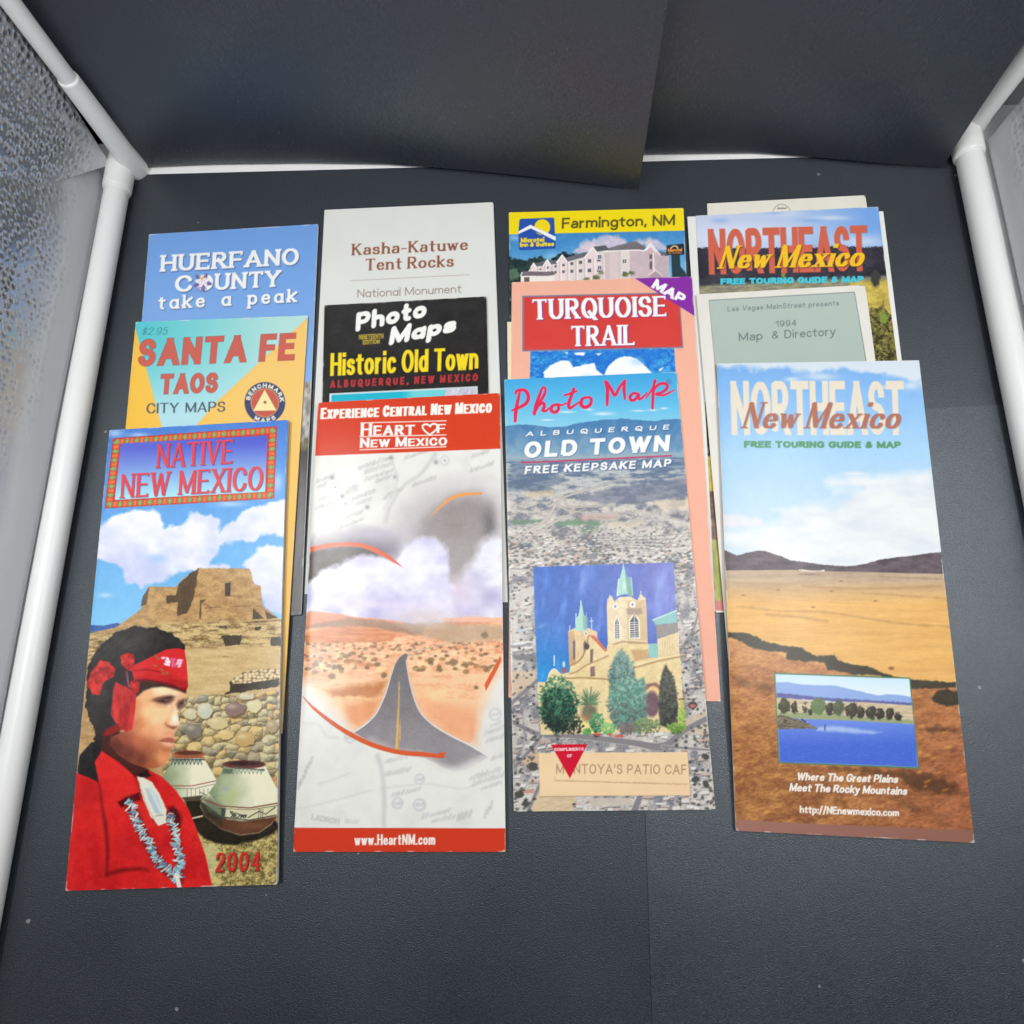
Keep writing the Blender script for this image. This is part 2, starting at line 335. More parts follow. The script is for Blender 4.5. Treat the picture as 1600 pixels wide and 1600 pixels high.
def art_native(c):
    c.z(80, 640, .25)
    c.grad((0, 100), (60, 1360), [(0, (72, 122, 205)), (.4, (92, 158, 224)), (1, (128, 196, 238))])
    def clouds(P, seed, lo=(196, 203, 236), hi=(243, 244, 250)):
        ys = [p[1] for p in P]; y0, y1 = min(ys), max(ys)
        c.poly(P, 0, soft=5, wob=42, wsc=90, seed=seed,
               tex=lambda x, y: mixc(hi, lo, np.clip((y - y0) / (y1 - y0) * .9 + 1.3 * (fbm(x / 130, y / 110, seed + 3) - .5), 0, 1)))
    clouds([(280, 760), (400, 650), (560, 620), (640, 605), (700, 650), (712, 740), (760, 720), (880, 660), (1000, 650), (1055, 690), (1050, 770), (1200, 640), (1330, 590), (1530, 520), (1530, 760), (1300, 800), (1150, 840), (1060, 860), (1060, 900), (1000, 960), (1110, 985), (1000, 1010), (800, 1010), (700, 1070), (560, 1110), (480, 1080), (440, 1000), (380, 960), (280, 920)], 4)
    c.blob(660, 930, 70, 26, (150, 190, 235), .7); c.blob(1000, 880, 40, 22, (170, 200, 240), .5)
    c.blob(1120, 900, 60, 60, (118, 185, 236), .5)
    clouds([(1165, 975), (1200, 930), (1290, 870), (1520, 860), (1520, 1320), (1330, 1250), (1310, 1110), (1200, 1010)], 8)
    for q in ((400, 145, 50, 25), (545, 158, 60, 14), (1415, 455, 30, 60), (340, 1160, 40, 14), (1120, 590, 90, 18)): c.blob(*q, (215, 228, 246), .6)
    # far blue hill, ruined adobe walls
    c.poly([(230, 1345), (330, 1350), (410, 1332), (450, 1345), (380, 1400), (230, 1400)], (52, 92, 160), soft=1.5)
    def adobe(x, y): return mixc((201, 163, 112), (158, 122, 78), np.clip(.35 + 1.5 * (fbm(x / 45, y / 22, 21) - .5) + 1.0 * (fbm(x / 9, y / 7, 22) - .5), 0, 1))
    c.poly([(230, 1400), (400, 1362), (560, 1250), (590, 1180), (602, 1108), (780, 1108), (830, 1050), (920, 990), (1240, 995), (1270, 1090), (1310, 1100), (1325, 1230), (1440, 1315), (1520, 1330), (1520, 2960), (40, 2960), (40, 1500)], 0, wob=5, wsc=14, tex=adobe)
    c.poly([(922, 992), (905, 1100), (885, 1190), (850, 1270), (790, 1292), (790, 1200), (718, 1212), (718, 1162), (778, 1158), (800, 1090), (860, 1030)], (84, 68, 52), wob=7, wsc=18, a=.93)
    c.poly([(612, 1110), (596, 1220), (560, 1228), (572, 1165)], (98, 76, 54), wob=4, a=.9)
    c.poly([(1085, 1085), (1122, 1080), (1120, 1166), (1086, 1168)], (72, 62, 54)); c.line([(1060, 1078), (1130, 1075)], 5, (150, 112, 70))
    c.poly([(1262, 1240), (1332, 1306), (1258, 1312)], (80, 66, 50), wob=3); c.poly([(1335, 1255), (1415, 1300), (1350, 1310)], (90, 70, 50), wob=3)
    c.poly([(930, 1190), (975, 1182), (940, 1215), (935, 1310), (925, 1310)], (110, 84, 56), wob=3)
    for p in ([(1090, 1160), (1190, 1170)], [(960, 1240), (1060, 1235)], [(1120, 1230), (1240, 1228)], [(650, 1250), (700, 1245)], [(1050, 1315), (1140, 1312)], [(940, 1205), (1000, 1240)]):
        c.line(p, 5, (120, 92, 62), wob=4, wsc=10, a=.8)
    # stone courses under the ruin
    c.poly([(740, 1330), (1520, 1320), (1520, 1490), (760, 1490), (100, 1580), (100, 1440), (230, 1400), (420, 1380)], 0, soft=8, wob=10,
           tex=lambda x, y: mixc((212, 186, 132), (118, 92, 58), np.clip(.3 + 2.2 * (fbm(x / 60, y / 12, 31) - .5) + 1.2 * (fbm(x / 12, y / 6, 33) - .5), 0, 1)))
    for p in ([(1062, 1412), (1195, 1408), (1180, 1470), (1090, 1478)], [(1372, 1422), (1440, 1420), (1440, 1480), (1372, 1476)], [(1050, 1350), (1100, 1352), (1100, 1366), (1052, 1364)], [(1270, 1360), (1310, 1355), (1310, 1376), (1272, 1378)]):
        c.poly(p, (70, 60, 48), wob=7, wsc=15)
    c.line([(1200, 1330), (1440, 1318)], 6, (96, 76, 52), wob=5)
    c.poly([(740, 1500), (1520, 1480), (1520, 1820), (740, 1820)], 0, soft=5, wob=7,
           tex=lambda x, y: mixc((214, 187, 136), (188, 158, 106), np.clip(.4 + 1.2 * (fbm(x / 90, y / 18, 41) - .5) + .9 * (fbm(x / 8, y / 5, 42) - .5), 0, 1)))
    c.line([(1040, 1540), (1130, 1548)], 6, (150, 122, 78), wob=5, a=.7)
    c.z(80, 1000, .25)
    # low wall with a shadow
    c.poly([(1115, 260), (1200, 230), (1425, 230), (1425, 290), (1300, 310), (1125, 335), (1060, 348), (1120, 320)], (58, 50, 38), soft=1.5, wob=10, wsc=15)
    c.poly([(1120, 250), (1200, 200), (1330, 180), (1425, 182), (1425, 240), (1290, 262), (1135, 275)], 0, wob=8, wsc=14,
           tex=lambda x, y: mixc((226, 205, 160), (120, 96, 66), np.clip(2.4 * (voronoi(x / 26, y / 20, 3)[0] - .28), 0, 1)))
    # rubble wall
    def rubble(x, y):
        xx = x + 44 * (fbm(x / 50, y / 50, 51) - .5); yy = y + 36 * (fbm(x / 50, y / 50, 52) - .5)
        f1, f2, cid, dx, dy = voronoi(xx / (56 + 22 * (y > 520)), yy / (44 + 10 * (y > 520)), 7)
        base = mixc((190, 164, 108), (182, 172, 136), np.clip(cid * 1.6 - .2, 0, 1)); base = mixc(base, (146, 132, 110), (cid > .88) * .7)
        lit = np.clip(1.0 - .55 * (dx * .6 + dy * 1.3) + .5 * (fbm(x / 16, y / 12, 58) - .5), .6, 1.15)[:, None]
        g = np.clip((f2 - f1) * 5.5, 0, 1) * .8 + .2
        col = base * lit + (14 * (fbm(x / 7, y / 7, 53) - .5))[:, None]
        low = np.clip((y - 420) / 420, 0, 1)
        return mixc((130, 98, 58), np.clip(col, 0, 240), np.clip(g + .3 * (fbm(x / 20, y / 14, 57) - .3) + .35 * low * (cid > .5), 0, 1))
    c.poly([(700, 400), (930, 345), (1130, 350), (1520, 305), (1520, 860), (1000, 860), (700, 860)], 0, soft=4, wob=22, wsc=50, tex=rubble)
    for cx, cy, rx, ry, col, sd in ((1150, 432, 66, 42, (138, 112, 104), 1), (888, 566, 54, 46, (126, 118, 106), 2), (962, 442, 48, 50, (198, 198, 178), 3), (1268, 412, 48, 42, (214, 202, 158), 4), (1040, 520, 62, 40, (206, 186, 138), 5), (870, 462, 42, 34, (206, 196, 158), 6), (950, 362, 30, 20, (150, 146, 138), 7), (1215, 355, 52, 22, (206, 198, 168), 8), (1380, 540, 36, 40, (172, 150, 112), 9), (1210, 620, 66, 44, (190, 160, 104), 10), (1090, 590, 44, 34, (212, 186, 126), 11)):
        c.ell(cx + 6, cy + 9, rx, ry, (84, 62, 36), soft=2, a=.75, wob=8, seed=sd); c.ell(cx, cy, rx, ry, col, soft=1.6, wob=10, seed=sd); c.blob(cx - rx * .3, cy - ry * .4, rx * .5, ry * .35, (236, 226, 192), .45)
    # ground at the foot
    c.poly([(880, 1150), (1520, 1180), (1520, 1560), (900, 1560), (1000, 1500)], 0, soft=3, wob=14,
           tex=lambda x, y: mixc((206, 186, 120), (104, 92, 52), np.clip(.28 + 1.9 * (fbm(x / 24, y / 16, 61) - .5) + 1.7 * (fbm(x / 7, y / 7, 62) - .5) + .25 * (x > 1060), 0, 1)))
    c.poly([(930, 1270), (1050, 1290), (1020, 1480), (980, 1500)], (198, 192, 138), soft=6, a=.7)
    # shadow of the pots
    c.poly([(830, 1000), (960, 1000), (1100, 1130), (1405, 1130), (1425, 1170), (1390, 1210), (1290, 1250), (1150, 1282), (1030, 1270), (950, 1240), (900, 1180), (860, 1080)], (38, 34, 24), soft=4, wob=5)
    def pot(P, x0, x1):
        c.poly(P, 0, tex=lambda x, y: mixc((118, 138, 100), (232, 228, 200), np.clip((x - x0) / (x1 - x0) + .35 * (fbm(x / 60, y / 60, 71) - .5), 0, 1)))
    pot([(768, 738), (955, 738), (990, 800), (1035, 880), (1010, 950), (930, 1000), (830, 1003), (780, 960), (735, 890), (692, 856), (730, 800)], 690, 880)
    c.poly([(810, 985), (950, 970), (930, 1003), (840, 1006)], (80, 70, 52), soft=2)
    c.ell(860, 714, 102, 24, (166, 92, 62)); c.ell(862, 706, 84, 14, (92, 52, 40), soft=1.5); c.line([(768, 735), (955, 735)], 8, (150, 82, 58))
    zz = [(750, 780)]
    for q in range(9): zz += [(762 + q * 24, 744), (774 + q * 24, 778)]
    c.line(zz[:-2], 7, (66, 84, 76), a=.85); c.poly([(765, 742), (960, 742), (965, 752), (760, 754)], (70, 86, 78), a=.9)
    c.line([(748, 912), (880, 912), (1030, 880)], 6, (150, 72, 60)); c.line([(760, 930), (900, 928), (1020, 900)], 3, (96, 70, 60))
    for q in range(6): c.line([(850 + q * 26, 930), (850 + q * 26, 985)], 4, (84, 92, 84), a=.7)
    c.line([(930, 950), (980, 975), (1010, 930)], 5, (60, 64, 58))
    P2 = [(1078, 792), (1340, 790), (1372, 860), (1412, 930), (1412, 1060), (1380, 1150), (1300, 1206), (1180, 1222), (1060, 1180), (965, 1105), (928, 1040), (940, 992), (985, 955), (1030, 890)]
    pot(P2, 950, 1260)
    c.poly([(928, 1010), (1000, 1000), (1100, 1120), (1200, 1132), (1412, 1100), (1380, 1150), (1300, 1206), (1180, 1222), (1060, 1180), (965, 1105)], (92, 58, 40), soft=4, wob=4)
    c.poly([(930, 1010), (1010, 990), (1080, 1100), (1060, 1160), (970, 1105)], (46, 44, 36), soft=9, a=.85)
    c.blob(1260, 1160, 90, 22, (142, 92, 58), .5)
    c.poly([(985, 955), (1060, 1040), (1240, 1052), (1412, 1022), (1412, 1092), (1240, 1124), (1070, 1104), (940, 1008)], (214, 208, 170), soft=2)
    c.poly([(940, 990), (1000, 980), (1080, 1045), (1080, 1110), (980, 1070)], (92, 102, 80), soft=8, a=.8)
    c.line([(960, 1000), (1060, 1038), (1240, 1050), (1412, 1020)], 8, (126, 72, 62)); c.line([(1050, 1052), (1240, 1062), (1412, 1036)], 3, (66, 62, 56)); c.line([(1070, 1106), (1240, 1126), (1400, 1094)], 6, (58, 48, 40))
    for q in range(7): c.line([(1120 + q * 13, 1070 + q * 4), (1135 + q * 14, 1095 + (q % 3) * 7), (1124 + q * 15, 1108)], 7, (54, 60, 54), wob=4)
    for q in (1300, 1312, 1324): c.line([(q, 1058), (q - 3, 1108)], 3.5, (66, 66, 60))
    c.line([(1230, 1110), (1300, 1070), (1340, 1090), (1400, 1045)], 6, (62, 62, 56)); c.poly([(1064, 1050), (1092, 1052), (1084, 1110), (1060, 1104)], (62, 72, 66), soft=2)
    c.ell(1205, 778, 136, 27, (108, 58, 52)); c.ell(1210, 772, 112, 15, (58, 38, 36), soft=2); c.line([(1150, 800), (1330, 812)], 10, (88, 104, 94), wob=4)
    z2 = [(1090, 830)]
    for q in range(10): z2 += [(1100 + q * 25, 806), (1112 + q * 25, 836)]
    c.line(z2[:-1], 6, (112, 128, 112), a=.7); c.poly([(1075, 800), (1140, 806), (1130, 835), (1070, 836)], (84, 96, 82), soft=3, a=.8)
    c.blob(1120, 960, 50, 60, (168, 182, 112), .6); c.blob(1090, 930, 22, 24, (142, 160, 170), .6); c.line([(880, 1115), (945, 1100)], 9, (220, 200, 170))
    # the boy: hair, face, headband, jacket
    hair = (42, 38, 36)
    c.poly([(232, 170), (255, 100), (300, 40), (400, -50), (480, -76), (530, -86), (600, -74), (650, -82), (760, -40), (800, -10), (836, 30), (838, 70), (760, 66), (640, 125), (560, 160), (520, 250), (530, 340), (500, 470), (420, 560), (340, 600), (300, 650), (268, 640), (268, 540), (230, 490), (214, 400), (222, 260)], hair, soft=1.6, wob=12, wsc=22)
    c.poly([(164, 810), (180, 720), (250, 640), (330, 620), (345, 700), (280, 770), (303, 895), (170, 840)], (34, 30, 30), soft=2, wob=5)
    c.blob(520, 10, 120, 60, (74, 68, 62), .5, -.3)
    c.poly([(325, 590), (420, 560), (560, 780), (610, 810), (640, 850), (560, 880), (500, 850), (420, 770), (310, 700)], (70, 32, 26), soft=4)
    c.z(130, 980, .2198)
    face = [(362, 505), (372, 440), (480, 400), (640, 400), (730, 440), (724, 500), (722, 540), (704, 574), (676, 592), (668, 610), (676, 640), (685, 680), (681, 702), (668, 722), (648, 734), (642, 748), (648, 778), (654, 800), (650, 818), (646, 840), (630, 862), (620, 880), (618, 905), (606, 938), (580, 974), (532, 999), (470, 1006), (420, 994), (340, 966), (250, 910), (190, 840), (196, 780), (300, 740), (352, 660)]
    sk = [(560, 440, 252, 226, 182), (660, 452, 250, 220, 176), (430, 480, 238, 178, 128), (372, 560, 222, 142, 98), (460, 600, 252, 208, 152), (520, 655, 254, 213, 162), (592, 620, 248, 196, 146), (650, 640, 252, 226, 194), (385, 690, 212, 126, 88), (450, 735, 240, 170, 120), (540, 745, 242, 180, 132), (622, 765, 232, 160, 120), (300, 790, 160, 80, 58), (400, 810, 198, 108, 74), (480, 852, 164, 90, 62), (560, 930, 224, 148, 96), (602, 892, 212, 132, 90), (500, 975, 170, 94, 60), (420, 935, 116, 56, 42), (320, 885, 108, 50, 42), (240, 850, 92, 42, 38), (700, 500, 226, 172, 132)]
    def skin(x, y):
        num = 0; den = 0
        for px_, py_, r_, g_, b_ in sk:
            w_ = 1 / (((x - px_) ** 2 + (y - py_) ** 2) / 2500 + .55) ** 1.6
            num = num + w_[:, None] * np.array([r_, g_, b_]); den = den + w_
        return num / den[:, None] + (9 * (fbm(x / 14, y / 14, 82) - .5))[:, None]
    c.poly(face, 0, soft=2, tex=skin)
    c.poly([(358, 512), (362, 420), (430, 385), (520, 398), (620, 414), (690, 440), (640, 428), (560, 424), (490, 430), (430, 452), (392, 486)], (46, 32, 30), soft=3.5, a=.92)
    c.blob(560, 512, 78, 24, (186, 118, 88), .5, -.1); c.blob(520, 508, 40, 10, (112, 66, 52), .55, -.3)
    c.poly([(500, 522), (530, 506), (575, 490), (625, 484), (648, 496), (640, 522), (618, 542), (585, 551), (548, 545), (520, 534)], (76, 48, 46), soft=6, a=.78); c.blob(600, 500, 34, 7, (40, 26, 28), .8, -.12); c.blob(572, 526, 26, 6, (34, 22, 24), .85, .1); c.blob(588, 520, 4, 3, (190, 170, 160), .7)
    c.curve([(512, 548), (550, 566), (590, 566)], [5, 9, 4], (206, 130, 98), a=.6, soft=4); c.blob(540, 585, 40, 14, (254, 214, 164), .5)
    c.poly([(662, 548), (676, 524), (712, 508), (724, 514), (722, 545), (704, 574), (682, 588), (668, 578)], (78, 50, 48), soft=5, a=.8); c.blob(700, 540, 14, 8, (36, 24, 26), .7)
    c.curve([(640, 560), (622, 620), (600, 665)], [10, 16, 20], (224, 160, 118), a=.55, soft=6); c.blob(652, 655, 20, 34, (255, 242, 220), .85); c.blob(655, 600, 12, 26, (252, 218, 178), .6)
    c.poly([(584, 684), (594, 704), (618, 718), (640, 728), (664, 716), (672, 702), (650, 704), (626, 704), (606, 696)], (120, 62, 48), soft=3.5, a=.8); c.blob(588, 690, 16, 22, (206, 132, 94), .6); c.blob(604, 752, 30, 14, (222, 152, 112), .5)
    c.poly([(540, 804), (566, 792), (606, 784), (632, 788), (650, 800), (651, 816), (612, 812), (570, 812)], (166, 88, 70), soft=2.5, a=.9); c.poly([(556, 816), (606, 816), (648, 822), (640, 842), (612, 850), (578, 838)], (240, 178, 150), soft=3, a=.9); c.line([(544, 810), (600, 815), (650, 820)], 4, (96, 44, 40), soft=2, a=.85)
    c.poly([(540, 850), (580, 862), (622, 866), (616, 880), (574, 880)], (162, 92, 66), soft=7, a=.6); c.blob(500, 820, 40, 40, (208, 130, 92), .45); c.blob(575, 930, 40, 26, (236, 162, 108), .55)
    c.z(80, 1000, .25)
    for q in range(150):
        random.seed(q + 70); a = random.uniform(2.6, 6.1); r = random.uniform(.55, 1.04); x, y = 530 + 300 * r * math.cos(a), 230 + 310 * r * math.sin(a)
        if y < 90 or x < 340: c.curve([(x, y), (x + 22 * math.sin(a) , y - 22 * math.cos(a) + 6), (x + 40 * math.sin(a), y - 40 * math.cos(a) + 18)], [2, 4, 1], random.choice([(70, 64, 60), (24, 22, 22), (56, 50, 48)]), n=4, a=.6)
    red = (206, 40, 40)
    c.poly([(390, 300), (405, 262), (440, 280), (480, 300), (532, 335), (526, 420), (520, 480), (505, 560), (470, 575), (425, 550), (372, 466)], 0, soft=1.5, wob=3,
           tex=lambda x, y: mixc((214, 58, 54), (150, 26, 30), np.clip(.3 + 1.7 * (fbm(x / 34, y / 90, 91) - .5), 0, 1)))
    c.poly([(340, 560), (420, 520), (440, 560), (360, 600), (318, 596)], (138, 28, 30), soft=4)
    band = [(500, 165), (560, 138), (650, 92), (720, 58), (790, 52), (834, 60), (846, 140), (852, 215), (856, 290), (838, 330), (760, 292), (600, 255), (520, 262)]
    c.poly(band, 0, wob=2, tex=lambda x, y: mixc((212, 40, 42), (150, 20, 28), np.clip((y - 210) / 130 + .7 * (fbm(x / 90, y / 22, 93) - .5), 0, 1)))
    c.curve([(540, 262), (640, 262), (760, 294), (838, 326)], [30, 18, 26, 14], (74, 26, 26), a=.85, soft=4); c.curve([(520, 190), (600, 186), (680, 200)], [4, 9, 3], (118, 18, 24), a=.8, soft=3)
    for q in range(16): c.ell(700 + (q * 37) % 116, 112 + (q * 23) % 52, 13, 8, [(240, 190, 214), (248, 226, 236), (226, 96, 140)][q % 3], rot=q, soft=1.5)
    for x, y in ((655, 100), (668, 116), (690, 186), (700, 210), (722, 206), (650, 160)): c.ell(x, y, 14, 6, (134, 116, 62), rot=.6, soft=1.5, a=.85)
    for P in ([(430, 100), (470, 78), (515, 92), (518, 150), (505, 195), (470, 182), (440, 150)], [(250, 205), (310, 125), (356, 138), (404, 182), (392, 228), (330, 260), (300, 345), (258, 342), (240, 300), (220, 285), (232, 250)], [(500, 250), (540, 260), (556, 292), (540, 330), (505, 322), (488, 290)]):
        c.poly(P, 0, soft=1.4, wob=6, wsc=18, tex=lambda x, y: mixc((216, 52, 46), (140, 20, 26), np.clip(.35 + 2.2 * (fbm(x / 26, y / 26, 95) - .5), 0, 1)))
    c.curve([(255, 225), (310, 190), (360, 175)], 6, (110, 18, 22), soft=3); c.curve([(470, 200), (478, 250), (486, 290)], 12, (210, 96, 130), soft=3, a=.7)
    c.poly([(410, 190), (450, 170), (470, 210), (470, 270), (420, 262)], (48, 34, 34), soft=4, a=.8)
    jk = [(150, 828), (235, 860), (300, 892), (272, 762), (316, 694), (420, 762), (520, 850), (565, 860), (610, 812), (690, 852), (780, 940), (820, 1000), (860, 1062), (900, 1160), (925, 1235), (942, 1280), (965, 1345), (1005, 1532), (1010, 1600), (50, 1600), (80, 1500)]
    c.poly(jk, 0, soft=1.5, tex=lambda x, y: mixc((218, 36, 34), (172, 20, 26), np.clip(.25 + 1.2 * (fbm(x / 120, y / 160, 97) - .5) + .3 * (fbm(x / 8, y / 8, 98) - .5), 0, 1)))
    for P, w in (([(300, 895), (318, 1040), (342, 1180), (352, 1330), (345, 1470)], [5, 14, 24, 18, 6]), ([(430, 1020), (500, 985), (556, 962)], [8, 24, 12]), ([(345, 1468), (440, 1440), (560, 1430), (610, 1445)], [16, 26, 18, 6]), ([(520, 852), (590, 1000), (640, 1130)], [6, 14, 4]), ([(760, 1050), (800, 1110), (798, 1180)], [26, 34, 12])):
        c.curve(P, w, (92, 12, 18), a=.75, soft=6)
    c.poly([(412, 1014), (470, 985), (545, 955), (560, 1000), (480, 1020), (440, 1050)], (78, 12, 16), soft=3, a=.9); c.poly([(728, 1040), (785, 1060), (805, 1120), (800, 1180), (760, 1120)], (66, 14, 18), soft=4, a=.85)
    c.curve([(318, 706), (410, 780), (520, 870), (545, 940)], 6, (236, 70, 60), a=.5, soft=4); c.poly([(282, 770), (316, 700), (500, 850), (540, 950), (400, 1010), (300, 890)], (224, 44, 40), soft=3, a=.55)
    c.poly([(540, 840), (600, 812), (625, 850), (560, 870)], (40, 22, 24), soft=3)
    rnd = random.Random(5)
    def beads(P, n, w):
        P = np.array(P, float)
        for q in range(n):
            t = q / (n - 1) * (len(P) - 1); j = min(int(t), len(P) - 2); p = P[j] + (P[j + 1] - P[j]) * (t - j)
            d = P[j + 1] - P[j]; d = d / np.hypot(*d); o = rnd.uniform(-1, 1) * w; a = rnd.uniform(-.9, .9); nrm = np.array([-d[1], d[0]]) * math.cos(a) + d * math.sin(a)
            L = rnd.uniform(9, 20); q0 = p + np.array([-d[1], d[0]]) * o
            c.line([q0 - nrm * L, q0 + nrm * L], rnd.uniform(6, 10), rnd.choice([(126, 182, 196), (160, 206, 212), (220, 224, 214), (84, 140, 160), (202, 214, 212), (146, 196, 206)]), a=.95)
    st1 = [(480, 1005), (530, 1110), (575, 1210), (625, 1300), (680, 1400), (770, 1475), (795, 1500)]; st2 = [(735, 1090), (768, 1180), (782, 1270), (798, 1360), (800, 1430), (785, 1480)]
    c.curve(st1, 66, (84, 30, 34), a=.6, soft=4); c.curve(st2, 56, (84, 30, 34), a=.6, soft=4)
    beads(st1, 130, 24); beads(st2, 90, 20); c.curve([(782, 1470), (800, 1540), (806, 1600)], 26, (226, 218, 206))
    c.poly([(540, 856), (580, 860), (632, 890), (680, 970), (722, 1064), (718, 1142), (672, 1162), (622, 1102), (582, 1010), (556, 930)], (226, 222, 204), soft=1.6, wob=5, wsc=14)
    c.poly([(586, 925), (630, 930), (668, 990), (692, 1050), (684, 1096), (650, 1080), (612, 1000)], (178, 196, 204), soft=3); c.poly([(610, 930), (630, 932), (690, 1056), (684, 1090)], (226, 230, 226), soft=3, a=.7)
    c.curve([(548, 880), (600, 1040), (660, 1150)], 4, (150, 140, 120), a=.6); c.line([(650, 1100), (700, 1094)], 6, (150, 156, 160))
    c.tone(lambda x, y, C: photo_grain(x, y, C, 40, 9))
    # year
    c.text('2004', (1022, 1446), (1306, 1440), (6, -116), (92, 20, 18), SERIF, grow=5, off=(5, 5), a=.75)
    c.text('2004', (1022, 1446), (1306, 1440), (6, -116), (206, 48, 40), style(.09, .032, serif=.05, con=.6, track=.3), grow=1)
    # title panel
    c.z(80, 640, .25)
    O = [(386, 180), (1412, 104), (1393, 556), (334, 618)]; I = [(434, 212), (1352, 161), (1337, 514), (397, 565)]
    def border(x, y):
        u, v = quad_uv(x, y, O); a = u * 17; b = v * 8
        side = np.minimum(u * 1030, (1 - u) * 1030) < np.minimum(v * 450, (1 - v) * 450)
        t = np.where(side, b, a); w = np.where(side, np.where(u < .5, u * 1030 / 52, (1 - u) * 1030 / 52), np.where(v < .5, v * 450 / 48, (1 - v) * 450 / 48))
        f = np.abs((t % 1) - .5); g = np.abs(w - .5); d = f * 1.0 + g * .62
        col = mixc((226, 92, 42), (196, 40, 34), np.clip((g - .26) * 6, 0, 1)); col = mixc(col, (140, 38, 36), (d < .36) * 1.); col = mixc(col, (132, 156, 96), (d < .3) * 1.); col = mixc(col, (190, 170, 90), (d < .1) * .7)
        return mixc(col, (236, 128, 60), ((f > .43) & (g < .3)) * .8)
    c.poly(O, 0, tex=border)
    c.poly(I, 0, tex=lambda x, y: mixc(mixc((92, 104, 206), (76, 88, 200), np.clip((x - 400) / 900, 0, 1)), (164, 222, 238), np.clip((y - 250 + .055 * (x - 400)) / 300, 0, 1)))
    T = style(.08, .026, serif=.06, st=.036, con=.75, track=.16)
    for tx, a, b, up in (('NATIVE', (655, 364), (1132, 334), (7, -146)), ('NEW MEXICO', (428, 551), (1318, 500), (9, -146))):
        c.text(tx, a, b, up, (90, 40, 100), T, grow=2, off=(6, 5), a=.7); c.text(tx, a, b, up, (226, 62, 68), T, grow=1.5)
    c.region('title_panel', O)

